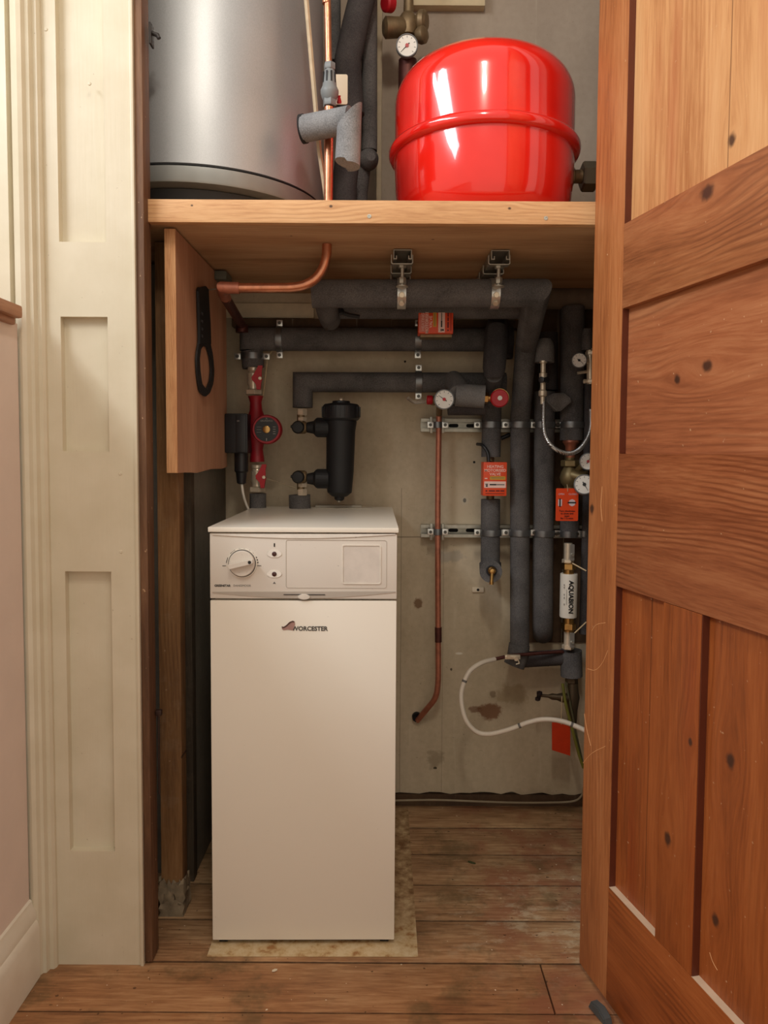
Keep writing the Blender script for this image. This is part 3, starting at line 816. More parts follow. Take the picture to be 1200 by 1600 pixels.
for py in (865.5, 897):
    b = B(); c_ = L(428.5, py)
    poly = [(math.copysign(abs(math.cos(a_)) ** .8, math.cos(a_)) * .0155, math.sin(a_) * .0075) for a_ in [2 * PI * k / 28 for k in range(28)]]
    b.prism(poly, c_, EX, EZ, (0, -.0012, 0), .0006); e_ = part('indicator_surround', b, plain('pale_surround', rgb(236, 230, 220), .35), CP)
    b = B(); b.lathe([(.0048, 0), (.0048, .0022), (.0035, .0032), (0, .0034)], c_, NY, 18); part('indicator_lamp', b, plain('brown_lamp', rgb(70, 40, 36), .25), e_)
# programmer panel
def rrect(x0, z0, x1, z1, r, n=5):
    out = []
    for (cx, cz, a0) in ((x1 - r, z1 - r, 0), (x0 + r, z1 - r, 90), (x0 + r, z0 + r, 180), (x1 - r, z0 + r, 270)):
        for k in range(n + 1):
            a_ = math.radians(a0 + 90 * k / n); out.append((cx + r * math.cos(a_), cz + r * math.sin(a_)))
    return out
def frame(b, p0, p1, r, w_, y0, y1):
    o_ = rrect(p0.x, p0.z, p1.x, p1.z, r); i_ = rrect(p0.x + w_, p0.z + w_, p1.x - w_, p1.z - w_, max(r - w_, .0006))
    R = [b.ring([(x_, y_, z_) for x_, z_ in P_]) for P_, y_ in ((o_, y0), (o_, y1), (i_, y1), (i_, y0))]
    for k in range(3): b.bridge(R[k], R[k + 1])
b = B(); p0, p1 = L(446.5, 919), L(604.5, 844.5); frame(b, p0, p1, .005, .0009, 0, -.0007); part('cover_outline', b, 'panelshade', CP)
b = B(); p0, p1 = L(534, 913), L(595.5, 851.5); frame(b, p0, p1, .005, .0024, 0, -.0016); part('window_frame', b, plain('light_frame', rgb(226, 218, 206), .35), CP)
b = B(); p0, p1 = L(534.6, 912.4), L(594.9, 852.1)
b.prism(rrect(p0.x + .0024, p0.z + .0024, p1.x - .0024, p1.z - .0024, .003), (0, 0, 0), EX, EZ, (0, -.0003, 0)); part('window_blank', b, plain('blank', rgb(214, 205, 195), .42), CP)
# badge on the front panel
b = B(); b.text('WORCESTER', L(456, 985.5, -.0002), EX, EZ, .0125, ext=.0007, bold=.00035)
bd = part('badge_lettering', b, plain('badge_dark', rgb(74, 70, 66), .4), FP)
b.bm = None
sw = [(440, 979), (443, 979.5), (447, 977), (452, 972), (457, 970), (460, 971), (461, 976), (457.5, 985), (449, 984), (443, 985), (440.5, 983)]
b = B(); b.prism([(L(*p_).x, L(*p_).z) for p_ in sw][::-1], (0, -.0001, 0), EX, EZ, (0, -.0009, 0)); part('badge_emblem', b, plain('badge_rose', rgb(170, 132, 124), .4), FP)
sw = [(440, 979), (443, 979.5), (447, 977), (452, 972), (457, 970), (460, 971), (459.5, 972.5), (456, 972.3), (452.5, 974.5), (448, 979), (443.5, 981.5), (440.3, 981)]
b = B(); b.prism([(L(*p_).x, L(*p_).z) for p_ in sw][::-1], (0, -.001, 0), EX, EZ, (0, -.0006, 0)); part('badge_edge', b, plain('badge_edge_brown', rgb(84, 56, 50), .4), FP)

# tray / hearth
t = NT('worn_painted_hearth'); v = t.coord(); nz = t.noise(v, 28, 5, .65)
x, y, z = t.sep(v); yl = t.step(t.math('ADD', y, t.math('MULTIPLY', nz, .12)), -.28, -.05)
t.base(t.mix(t.math('MULTIPLY', yl, .8), t.ramp(nz, [(0.36, rgb(168, 122, 74)), (0.46, rgb(206, 178, 132)), (0.6, rgb(222, 202, 164))]), t.ramp(nz, [(0.40, rgb(110, 76, 46)), (0.56, rgb(164, 128, 88)), (0.66, rgb(196, 168, 126))]))); t.p(Roughness=.7); t.bump(nz, .4, .002); M['hearth'] = t.m
b = B(); p0, p1, p2, p3 = W(325, 1494, 1.505), W(653, 1491, 1.505), W(638, 1258, 2.13), W(430, 1258, 2.13)
b.prism([(p0.x, 1.494), (p1.x, 1.497), (p2.x, 2.15), (p0.x, 2.15)], (0, 0, FZ + 0.0002), EX, EY, (0, 0, .0010), .0003)
single('hearth_board', b, 'hearth', 'worn cream-painted base board on the floor under the boiler', 'base board')
# small debris on the floor
deb = [(1030 / 2.4, 1100 + 1000 / 2.4, 'white', .006, 'white paint flake on the floorboard in front of the boiler'), (737, 1348, 'olive', .011, 'small olive green leaf scrap on the floor inside the cupboard')]
for (px, py, cn, r_, lab) in deb:
    dd = ray(px, py); q = CAM + dd * ((FZ + .001 - 1.0) / dd.z)
    b = B(); b.prism([(-r_, -.2 * r_), (-.3 * r_, -.5 * r_), (.8 * r_, -.3 * r_), (r_, .2 * r_), (.2 * r_, .6 * r_), (-.7 * r_, .4 * r_)], q, V((.9, .4 if cn == 'white' else -.4, 0)), V((-.4, .9, 0)), (0, 0, .0015))
    single('paint_flake' if cn == 'white' else 'leaf_scrap', b, plain('scrap_' + cn, rgb(236, 222, 196) if cn == 'white' else rgb(74, 78, 44), .7), lab, 'scrap')

# ================================================================== HOT WATER CYLINDER
cR = .295; cC = V((-.45, 1.885, 0))
zc0 = ZT + .066
HC = thing('hot_water_cylinder', 'large silver hot water cylinder standing on the shelf', 'water cylinder', (cC.x, cC.y, ZT))
b = B(); b.lathe([(cR - .035, .0), (cR - .035, .05), (cR - .03, .066)], cC + V((0, 0, ZT - .005)), EZ, 64); part('foot_ring', b, plain('dark_foot', rgb(58, 60, 62), .6), HC)
b = B(); b.lathe([(cR - .03, 0), (cR + .001, .002), (cR + .003, .006), (cR + .003, .034), (cR - .002, .036)], cC + V((0, 0, zc0 - .003)), EZ, 96); part('base_band', b, 'band', HC)
b = B(); b.lathe([(cR + .0015, 0), (cR + .0015, .0025), (cR - .01, .0025)], cC + V((0, 0, zc0 + .0335)), EZ, 96); part('joint_line', b, 'ink', HC)
b = B(); b.lathe([(cR - .004, .036), (cR, .038), (cR, .55), (cR - .02, .95), (cR - .022, 1.06)], cC + V((0, 0, zc0)), EZ, 96); part('jacket', b, 'silver', HC, 'brushed silver jacket')

# ================================================================== RED EXPANSION VESSEL
YV = 1.775
vc = W(755.5, 232, YV); vR = .2165
zs = W(755, 172, YV - vR).z - .004
vo = V((vc.x, YV, 0))
EVS = thing('expansion_vessel', 'glossy red round expansion vessel with a raised seam on the shelf', 'expansion vessel', (vc.x, YV, ZT))
hb = zs - ZT
ztop = W(755, 72, YV - .07).z
H = ztop - zs
r1 = vR - .013
prof = [(.06, .004), (.13, .006), (.168, .016), (.187, .036), (.197, .07), (r1 - .002, .11), (r1, .15), (r1, hb)]
prof += [(r1, hb + .5 * H)]
for k in range(1, 11):
    a_ = PI / 2 * k / 10
    rr_ = .085 + (r1 - .085) * math.cos(a_) ** .8 if k < 10 else .085
    prof.append((max(rr_, .085), hb + .5 * H + .44 * H * math.sin(a_)))
prof += [(.084, hb + .955 * H), (.08, hb + .985 * H), (.05, hb + H), (0, hb + H)]
b = B(); b.lathe(prof, vo + V((0, 0, ZT)), EZ, 96); part('tank', b, 'vessel', EVS, smooth=50)
b = B(); b.lathe([(r1 - .001, -.016), (vR - .003, -.014), (vR, -.008), (vR + .001, 0), (vR - .002, .006), (vR - .006, .009), (r1 - .001, .010)], V((vc.x, YV, zs)), EZ, 96); part('seam_flange', b, 'vessel', EVS, smooth=60)
for a_ in (-100, 20, 140):
    b = B(); a2 = math.radians(a_); c_ = V((vc.x + .165 * math.cos(a2), YV + .165 * math.sin(a2), ZT)); b.tube([c_ + V((0, 0, 0.0005)), c_ + V((0, 0, .045))], .009, 12); part('foot', b, 'vessel', EVS)
# pipe fitting to the right of the vessel
p0 = W(884, 276, 1.80); p1 = W(912, 276, 1.80); p2 = W(945, 277, 1.80)
VF = thing('brass_pipe_fitting', 'dull brass fitting and union at the right side of the red vessel', 'pipe fitting', (p0.x, 1.8, ZT))
b = B(); b.tube([p0, p1], RR(20, 1.8), 20); b.hexnut(p0 + V((.012, 0, 0)), EX, RR(29, 1.8), .014); part('spigot', b, 'brass_dull', VF)
b = B(); b.hexnut(p1 + V((.012, 0, 0)), EX, RR(44, 1.8), .034); b.tube([p1 + V((.02, 0, 0)), p2 + V((.12, 0, 0))], RR(30, 1.8), 20); part('union_nut', b, plain('grey_brass', rgb(104, 98, 84), .5, .5), VF)

# ================================================================== PIPE WORK HELPERS
def pipe(name, label, pts, r, m='ins', fil=0, cat='pipe', seg=24):
    P = fillet(pts, fil) if fil else pts
    b = B(); b.tube(P, r, seg)
    return single(name, b, m, label, cat)
def clamp(c, r, axis, label, wall=None, group='steel pipe clamps'):
    """two-piece steel ring clamp with a bolt lug at each side; axis = pipe direction"""
    ax = V(axis); side = ax.cross(NY).normalized()
    c = V(c)
    T = thing('pipe_clamp', label, 'pipe clamp', c, group=group)
    b = B()
    R0, R1_ = r + .0004, r + .0028
    n = 28; hw = .0085
    rings = []
    for k in range(n):
        a_ = 2 * PI * k / n; d = side * math.cos(a_) + NY * math.sin(a_)
        rings.append([b.bm.verts.new(c + d * rr_ + ax * h_) for rr_, h_ in ((R0, -hw), (R1_, -hw), (R1_ + .0006, 0), (R1_, hw), (R0, hw))])
    for k in range(n): b.bridge(rings[k], rings[(k + 1) % n])
    part('band', b, 'bandm', T)
    for s_ in (-1, 1):
        p_ = c + side * s_ * (r + .0115)
        b = B()
        mt = Matrix.Translation(p_)
        q = side * .0085 + ax * hw + EY * .004
        lo = V((-abs(q.x), -abs(q.y), -abs(q.z))); hi = -lo
        b.box(lo, hi, .0015, mt)
        lg = part('lug', b, 'steel', T)
        b = B(); b.hexnut(p_ + NY * .0055, NY, .0048, .004); b.disc(p_ + NY * .0075, NY, .0026, .002, 12)
        part('bolt', b, plain('bolt_dark', rgb(96, 92, 86), .35, .9) if 'boltm' not in M else M['boltm'], lg)
    return T
M['boltm'] = plain('dark_zinc_bolt', rgb(90, 88, 84), .4, .9)

def gauge(T, c, r, nrm=NY, face='dial', needle=35, rim='grey_pl', depth=.02, redhub=True):
    n_ = V(nrm).normalized()
    b = B(); b.lathe([(r * .75, -depth), (r, -depth * .6), (r, .002), (r * .93, .003), (r * .9, .0005), (r * .9, -.001)], c, n_, 32); g = part('gauge_case', b, rim, T)
    b = B(); b.disc(c - n_ * .0008, n_, r * .905, .001, 32); part('gauge_face', b, face, g)
    ex_ = EZ.cross(n_).normalized(); ez_ = n_.cross(ex_)
    b = B()
    for k in range(9):
        a_ = math.radians(-45 + k * 270 / 8); d = ex_ * math.cos(a_) + ez_ * math.sin(a_); tt = ex_ * -math.sin(a_) + ez_ * math.cos(a_)
        b.prism([(.66 * r, -.02 * r), (.82 * r, -.02 * r), (.82 * r, .02 * r), (.66 * r, .02 * r)], c + n_ * .0003, d, tt, n_ * .0003)
    a_ = math.radians(needle); d = ex_ * math.cos(a_) + ez_ * math.sin(a_); tt = ex_ * -math.sin(a_) + ez_ * math.cos(a_)
    b.prism([(-.3 * r, -.05 * r), (.7 * r, -.015 * r), (.7 * r, .015 * r), (-.3 * r, .05 * r)], c + n_ * .0008, d, tt, n_ * .0005)
    part('needle', b, 'ink', g)
    b = B(); b.disc(c + n_ * .0008, n_, r * .17, .0015, 14); part('hub', b, 'redval' if redhub else 'ink', g)
    return g

# ================================================================== UPPER LEFT PIPES
YC = 1.66
cp = [W(510, -60, YC), W(511, 60, YC), W(513, 200, YC), W(513, 300, YC)]
CPU = thing('copper_pipe', 'vertical bright copper pipe rising beside the silver cylinder above the shelf', 'pipe', W(513, 318, YC))
b = B(); b.tube([W(510, -80, YC), W(513.5, 103, YC)], RR(10.5, YC), 20); b.lathe([(RR(12.5, YC), 0), (RR(12.5, YC), .012)], W(510, 6, YC), EZ, 20); part('upper_length', b, 'copper', CPU)
b = B(); b.tube([W(514, 168, YC), W(513, 318, YC), V((W(513, 318, YC).x, YC, ZT - .004))], RR(14, YC), 20); part('lower_length', b, 'copper', CPU)
TD = thing('tundish', 'grey plastic slotted tundish on the vertical copper pipe', 'tundish', W(514, 168, YC))
u_ = RR(1, YC) * 2
b = B(); b.hexnut(W(515, 104, YC), EZ, 9 * u_, 10 * u_); b.tube([W(515, 109, YC), W(515, 112, YC)], 7 * u_, 16); part('top_nut', b, 'grey_pl', TD)
b = B(); b.lathe([(7 * u_, 0), (9 * u_, -3 * u_), (10.5 * u_, -20 * u_), (11 * u_, -24 * u_), (13.8 * u_, -30 * u_), (13.8 * u_, -34 * u_), (11.5 * u_, -42 * u_), (8 * u_, -46 * u_)], W(515, 110, YC), EZ, 28); bd_ = part('cup', b, 'grey_pl', TD)
b = B()
for a_ in (-60, -20, 20, 60):
    d = V((math.sin(math.radians(a_)), -math.cos(math.radians(a_)), 0)); p_ = W(515, 122, YC)
    e = V((d.y, -d.x, 0))
    b.prism([(-1.3 * u_, -8.5 * u_), (1.3 * u_, -8.5 * u_), (1.3 * u_, 7 * u_), (-1.3 * u_, 7 * u_)], p_ + d * 9.2 * u_, e, EZ, d * 1.5 * u_)
part('slots', b, 'ink', bd_)
b = B(); b.hexnut(W(515, 160, YC), EZ, 10.5 * u_, 12 * u_); part('bottom_nut', b, 'grey_pl', TD)
b = B(); p0 = W(522, 116, 1.70); p1 = W(543, 163, 1.70); b.prism(rrect(p0.x, p1.z, p1.x, p0.z, .004), (0, 1.70, 0), EX, EZ, (0, .002, 0)); single('cream_card', b, 'cream', 'cream plastic card with rounded corners behind the grey tundish', 'card')
b = B(); b.lathe([(.005, 0), (.0055, .004), (.003, .012), (.004, .016)], W(530, 162, 1.69), (0, -.4, .9), 12); single('plastic_plug', b, 'redval', 'tiny red cap beside the tundish just above the pale foam elbow', 'cap')
# pale foam elbow
FE = thing('foam_elbow', 'pale grey foam-lagged elbow joined to the silver cylinder', 'pipe insulation', W(545, 262, 1.60))
b = B(); b.tube([W(476, 201, 1.64), W(548, 187, 1.60)], RR(40, 1.6), 28); part('horizontal_sleeve', b, 'ins_light', FE)
b = B()
b.tube([W(546, 182, 1.575), W(543, 256, 1.57)], RR(38, 1.58), 32)
xc_ = W(545, 182, 1.575).x; zm_ = W(545, 215, 1.575).z
for v_ in list(b.bm.verts):
    q = v_.co.copy(); k_ = (q.x - xc_) / RR(38, 1.58)
    if q.z > zm_: v_.co = q + V((0, 0, k_ * RR(38, 1.58)))
    else: v_.co = q + V((0, 0, -.005 if k_ > -.2 else -.006 * k_))
part('vertical_sleeve', b, 'ins_light', FE)
b = B(); b.tube([W(471, 202, 1.645), W(477, 201, 1.643)], RR(42, 1.64), 28); part('cut_end', b, 'ins_edge', FE)
# lath
pipe('wooden_lath', 'long thin pale lath leaning beside the silver cylinder', [W(476, -30, 1.64), W(487, 100, 1.665), W(499, 235, 1.69), W(510, 313, 1.70)], RR(7.5, 1.7), plain('pale_lath', rgb(198, 178, 150), .7, 0, .12, 60), cat='lath', seg=6)
# background ducts
pipe('lagged_pipe', 'vertical grey lagged pipe behind the copper pipe above the shelf', [W(521, -40, 1.98), W(521, 98, 1.98)], RR(22, 1.98), 'ins')
pipe('lagged_pipe', 'vertical grey lagged pipe beside the pale edge strip, left of the red vessel', [W(577, -60, 2.0), W(577, 236, 2.0)], RR(24, 2.0), 'ins')
b = B(); b.lathe([(0, .03), (.012, .028), (.024, .015), (.027, 0), (.024, -.015), (.012, -.028), (0, -.03)], W(575, 250, 1.98), (.3, -1, 0), 24)
b.tube([W(566, 252, 2.0), W(560, 300, 2.0), V((W(560, 318, 2.0).x, 2.0, ZT - .004))], .024, 20)
single('lagged_elbow', b, 'ins', 'grey lagged elbow below the vertical pipe left of the red vessel', 'pipe insulation')
b = B(); b.tube([W(575, -40, 1.93), W(555, 40, 1.93), W(543, 95, 1.93), W(549, 180, 1.93)], RR(40, 1.93), 20); single('dark_duct', b, 'ins_dark', 'wide charcoal lagged pipe slanting down behind the tundish and card', 'pipe')
b = B(); b.tube([W(542, 255, 1.90), W(538, 290, 1.90), V((W(538, 318, 1.9).x, 1.9, ZT - .004))], RR(38, 1.9), 20); single('dark_duct', b, 'ins_dark', 'short charcoal lagged pipe dropping to the shelf below the pale foam elbow', 'pipe')
# brass assembly left of vessel
YA = 2.02
GA = thing('valve_assembly', 'dull brass valve assembly with round gauge and red cap behind the red vessel', 'valve', W(637, 120, YA))
b = B(); b.tube([W(640, -60, YA), W(638, 20, YA), W(637, 95, YA)], RR(15, YA), 18); b.lathe([(RR(24, YA), 0), (RR(30, YA), .02), (RR(30, YA), .04), (RR(18, YA), .055)], W(637, 56, YA), EZ, 20); part('body', b, 'brass_dull', GA)
b = B(); b.lathe([(.020, 0), (.024, .006), (.026, .05), (.018, .056)], W(632, 43, YA - .005), V((-1, -.2, -.12)), 22); b.disc(W(606, 40, YA - .02), V((-1, -.2, -.12)), .012, .004, 16); part('tee_branch', b, 'brass_dull', GA)
b = B(); b.lathe([(.020, 0), (.027, .008), (.027, .02), (.02, .026), (0, .028)], W(652, 34, YA), (.9, -.3, -.1), 22); part('side_cap', b, 'brass_dull', GA)
b = B(); b.lathe([(.016, 0), (.021, .008), (.021, .02), (.014, .026), (0, .028)], W(652, 57, YA - .01), (.9, -.5, 0), 22); part('side_cap', b, 'brass_dull', GA)
b = B(); b.lathe([(.017, 0), (.021, .003), (.021, .022), (.016, .026), (0, .027)], W(613, 6, YA - .03), V((-.8, -.6, -.25)), 18); part('red_cap', b, 'redval', GA)
gauge(GA, W(636, 71, YA - .045), RR(33, YA - .045), (0, -1, -.12), needle=225)
b = B(); b.tube([W(637, 95, YA), V((W(636, 120, YA).x, YA, ZT - .004))], RR(28, YA), 20); part('lower_pipe', b, 'copper_dark', GA)

# ================================================================== COPPER PIPE UNDER SHELF
b = B(); z_ = W(511, 383, YC)
pA = V((W(511, 395, YC).x, YC, ZS + .002)); pB = W(511, 448, YC); pC = W(352, 450, YC); pD = W(378, 508, 2.06)
P = fillet([pA, W(510, 449, YC), W(372, 450, YC)], .085, 12, .96)
CU = thing('copper_pipe', 'bright bent copper pipe coming down through the shelf towards the plywood board', 'pipe', pC)
b.tube(P, RR(15, YC), 24); part('bend', b, 'copper', CU)
b = B(); b.tube([W(374, 450, YC), W(353, 450, YC)], RR(18, YC), 24)
b.tube([W(362, 450, YC), W(348, 449, YC), W(349, 458, YC + .06), W(353, 466, YC + .10)], RR(18, YC), 20); part('elbow', b, 'copper_dull', CU)
b = B(); b.tube([W(352, 465, YC + .09), pD], RR(16, 1.75), 20); part('rear_length', b, 'copper_dark', CU)
b = B(); b.tube([pD, pD + V((.0, .0, -.02))], RR(20, 2.0), 16); part('end_fitting', b, 'copper_dark', CU)

# ================================================================== HEADER PIPES UNDER SHELF
YH = 1.78
rH = RR(43, YH)
pipe('insulated_pipe', 'thick grey lagged pipe hanging just under the shelf, turning down at its right end', [W(489, 459, YH), W(838, 459, YH), W(820, 560, 2.04), W(813, 640, 2.09), W(812, 1012, 2.09), W(800, 1030, 2.09)], RR(43, YH), cat='pipe') if False else None
HP = thing('insulated_pipe', 'thick grey lagged pipe hanging under the shelf and turning down to the floor side', 'pipe', W(812, 1030, 2.085))
b = B(); P = [W(488, 459, YH), W(838, 458, YH), W(822, 540, 2.0), W(813, 650, 2.085), W(812, 1008, 2.085)]
b.tube(P, 0, 28, radii=[rH, rH, RR(34, 1.95), RR(30.5, 2.085), RR(30, 2.085)]); part('long_sleeve', b, 'ins', HP)
b = B(); b.tube([W(811.5, 1007, 2.085), W(809, 1024, 2.083), W(803, 1040, 2.08)], RR(33, 2.08), 24); part('foot_sleeve', b, 'ins', HP)
b = B(); b.tube([W(813, 1031, 2.10), W(880, 1027, 2.10)], RR(25, 2.1), 20); part('low_branch', b, 'ins_dark', HP)
b = B(); b.tube([W(503, 452, YH), W(512, 488, YH + .10), W(516, 500, YH + .20)], RR(34, 1.85), 20); single('lagged_elbow', b, 'ins', 'lagged elbow hanging from the left end of the thick pipe under the shelf', 'pipe insulation')
pipe('insulated_pipe', 'second lagged pipe partly hidden behind the thick one under the shelf', [W(520, 484, 1.95), W(812, 484, 1.95)], RR(28, 1.95), 'ins')
b = B(); b.tube([W(528, 486, 1.9), W(545, 492, 1.9), W(562, 495, 1.9)], .005, 8); b.lathe([(.009, 0), (.011, .006), (.006, .01)], W(531, 488, 1.9), (0, -1, .2), 14); single('cable_gland', b, 'blackm', 'small black cable gland beside the lagged elbow under the shelf', 'cable gland')
pipe('insulated_pipe', 'pale dusty duct running to the right behind the pipes under the shelf', [W(850, 466, 2.1), W(960, 466, 2.1)], RR(34, 2.1), plain('dusty_duct', rgb(120, 104, 88), .9, 0, .1, 60))
# hangers: C rail + clip brackets + rod + knuckle band
for (px, lab) in ((629, 'steel channel hanger under the shelf above the sideways orange valve box'), (781, 'steel channel hanger under the shelf nearer the open door')):
    T = thing('pipe_hanger', lab, 'pipe hanger', (W(px, 400, 1.75).x, YH, W(px, 437, YH).z))
    xh = W(px, 400, 1.70).x
    def cch(b, y0, y1, w_, h_, zt_, t_=.002, lip=.008, x_off=0):
        zt2 = zt_
        pr = [(-w_ + lip, -h_), (-w_, -h_), (-w_, 0), (w_, 0), (w_, -h_), (w_ - lip, -h_), (w_ - lip, -h_ + lip * .8), (w_ - lip - t_, -h_ + lip * .8)] 
        o_ = [(-w_ + lip, -h_ + lip), (-w_ + lip, -h_), (-w_, -h_), (-w_, 0), (w_, 0), (w_, -h_), (w_ - lip, -h_), (w_ - lip, -h_ + lip)]
        i_ = [(-w_ + lip - t_, -h_ + lip), (-w_ + lip - t_, -h_ + t_), (-w_ + t_, -h_ + t_), (-w_ + t_, -t_), (w_ - t_, -t_), (w_ - t_, -h_ + t_), (w_ - lip + t_, -h_ + t_), (w_ - lip + t_, -h_ + lip)]
        b.prism(o_ + i_[::-1], (xh + x_off, y0, zt2), EX, EZ, (0, y1 - y0, 0))
    b = B(); cch(b, 1.69, 2.05, .0205, .021, ZS + .0005); part('channel', b, 'galv', T)
    for (dy, dz, dx) in ((.0, 0, -.001), (.09, 0, -.001), (.16, 0, -.001)):
        b = B()
        z_ = ZS - .020; w_ = .0245
        pr = [(-w_, .012), (-w_, -.006), (-w_ + .003, -.009), (w_ - .003, -.009), (w_, -.006), (w_, .012), (w_ - .002, .012), (w_ - .002, -.005), (w_ - .004, -.007), (-w_ + .004, -.007), (-w_ + .002, -.005), (-w_ + .002, .012)]
        b.prism(pr, (xh + dx, 1.70 + dy, z_), EX, EZ, (0, .022, 0))
        part('clip', b, 'galv', T)
    zt_ = ZS - .024; zb_ = W(px, 452, YH - rH).z
    b = B(); b.tube([(xh, 1.715, zt_), (xh, 1.715, zb_)], .004, 12); b.hexnut((xh, 1.715, zt_ - .006), EZ, .009, .008); b.hexnut((xh, 1.715, zb_ + .012), EZ, .0085, .014); b.disc(V((xh, 1.715, zb_ - .002)), EZ, .014, .002, 20); part('threaded_rod', b, 'galv', T)
    b = B(); pts = []
    n = 30; cH = V((xh, 1.78, W(px, 459, YH).z)); rings = []
    for k in range(n):
        a_ = 2 * PI * k / n; d = V((0, math.sin(a_), math.cos(a_)))
        rings.append([b.bm.verts.new(cH + d * rr_ + EX * h_) for rr_, h_ in ((rH + .0005, -.010), (rH + .003 + .001 * (k % 3 == 0), -.010), (rH + .003, .010), (rH + .0005, .010))])
    for k in range(n): b.bridge(rings[k], rings[(k + 1) % n])
    part('band', b, 'steel', T)
    for a_ in (225, 255, 285):
        a2 = math.radians(a_); d = V((0, math.sin(a2), math.cos(a2)))
        b = B(); b.hexnut(cH + d * (rH + .006), d, .007, .006); part('nut', b, 'chrome', T)

# pipe 2 (upper wall pipe) with mitred left end
Y2 = 2.09
P2 = [W(393, 548, Y2), W(393, 530, Y2), W(785, 531, Y2)]
pipe('insulated_pipe', 'upper horizontal lagged pipe clipped to the wall above the pump', P2, RR(36, Y2))
pipe('insulated_pipe', 'short lagged collar under the upper pipe corner, above the pump valve', [W(393.5, 549, Y2), W(395, 566, Y2), W(396, 575, Y2)], RR(34, Y2))
clamp(W(437, 530, Y2), RR(36, Y2), EX, 'steel clamp on the upper horizontal lagged pipe nearest the pump')
clamp(W(653, 530, Y2), RR(36, Y2), EX, 'steel clamp on the upper horizontal lagged pipe below the sideways orange box')
clamp(W(394, 557, Y2), RR(32, Y2), EZ, 'steel clamp round the short collar directly above the pump valve')
# pipe 3
Y3 = 2.10
P3 = [W(473, 637, Y3), W(473, 597, Y3), W(790, 598, Y3)]
pipe('insulated_pipe', 'lower horizontal lagged pipe with a mitred corner above the black filter', P3, RR(31, Y3))
clamp(W(654, 597, Y3), RR(31, Y3), EX, 'steel clamp on the lower horizontal lagged pipe left of the red-hubbed gauge')
# thin white wire behind pump
pipe('thin_wire', 'thin pale wire running down the wall beside the upper pump valve', spline([W(425, 548, 2.14), W(418, 562, 2.14), W(414, 595, 2.14), W(410, 625, 2.14)]), .0022, 'white_wire', cat='wire', seg=8)

# ================================================================== PUMP
YP = 2.05
u = YP / FPX
PU = thing('circulation_pump', 'dark red circulation pump with round black face above the boiler', 'pump', W(402, 722, YP))
b = B(); b.lathe([(12 * u, 0), (11 * u, -3 * u), (9 * u, -10 * u), (10 * u, -22 * u), (14 * u, -34 * u), (17 * u, -42 * u), (17 * u, -60 * u), (12 * u, -72 * u), (9.5 * u, -84 * u), (11 * u, -97 * u), (11.5 * u, -103 * u)], W(399.5, 619, YP + .02), V((-.02, 0, 1.03)), 28); part('body', b, 'pumpred', PU)
hc = W(416.5, 671, YP - .045)
b = B(); b.lathe([(20 * u, -.06), (22.5 * u, -.02), (22.5 * u, -.002), (21 * u, .002), (18.5 * u, .002), (18.3 * u, -.001)], hc, NY, 40); HD = part('motor_head', b, 'pumpred', PU)
b = B(); b.disc(hc, NY, 18.2 * u, .0012, 40); part('face_plate', b, 'black', HD)
b = B(); b.lathe([(5.6 * u, 0), (5.6 * u, .004), (4.5 * u, .0048), (0, .0048)], hc + NY * .001, NY, 20); b.box(hc + V((-.0008, -.0066, -.004)), hc + V((.0008, -.0055, .004))); part('vent_screw', b, 'brass', HD)
b = B(); b.text('GRUNDFOS', hc + V((0, -.0014, .0205)), EX, EZ, .0062, 'CENTER'); b.text('X', hc + V((0, -.0014, .0262)), EX, EZ, .0075, 'CENTER')
for k in range(4): b.box(hc + V((.017, -.0018, -.012 + k * .006)), hc + V((.024, -.0013, -.0105 + k * .006)))
for k in range(3): b.box(hc + V((-.026, -.0018, -.008 + k * .007)), hc + V((-.014, -.0013, -.0072 + k * .007)))
b.box(hc + V((-.001, -.0018, -.030)), hc + V((.001, -.0013, -.023)))
part('face_print', b, plain('pale_face_print', rgb(150, 146, 138), .5), HD)
b = B(); p0 = W(351, 708, YP - .05); p1 = W(387, 646, YP - .05); b.box((p0.x, YP - .052, p0.z), (p1.x, YP + .03, p1.z), .005); b.box((p0.x + .03, YP - .056, p0.z + .002), (p1.x - .004, YP - .05, p1.z - .004), .002)
part('terminal_box', b, 'black', PU)
b = B(); b.box(tuple(W(370, 659, YP - .058)), tuple(W(374, 656.5, YP - .056)), .0004); part('box_screw', b, 'inkgrey', PU)
b = B(); b.lathe([(10.5 * u, 0), (10.5 * u, -30 * u), (8.5 * u, -32 * u), (7 * u, -48 * u), (4 * u, -50 * u)], W(377, 706, YP - .02), EZ, 20); part('cable_plug', b, 'black', PU)
cb = spline([W(377.5, 754, YP - .02), W(380, 772, YP - .02), W(384, 786, YP - .01), W(390, 800, YP + .0)])
pipe('pump_cable', 'white cable hanging from the black plug beside the pump', cb, .0035, 'white', cat='cable', seg=12)
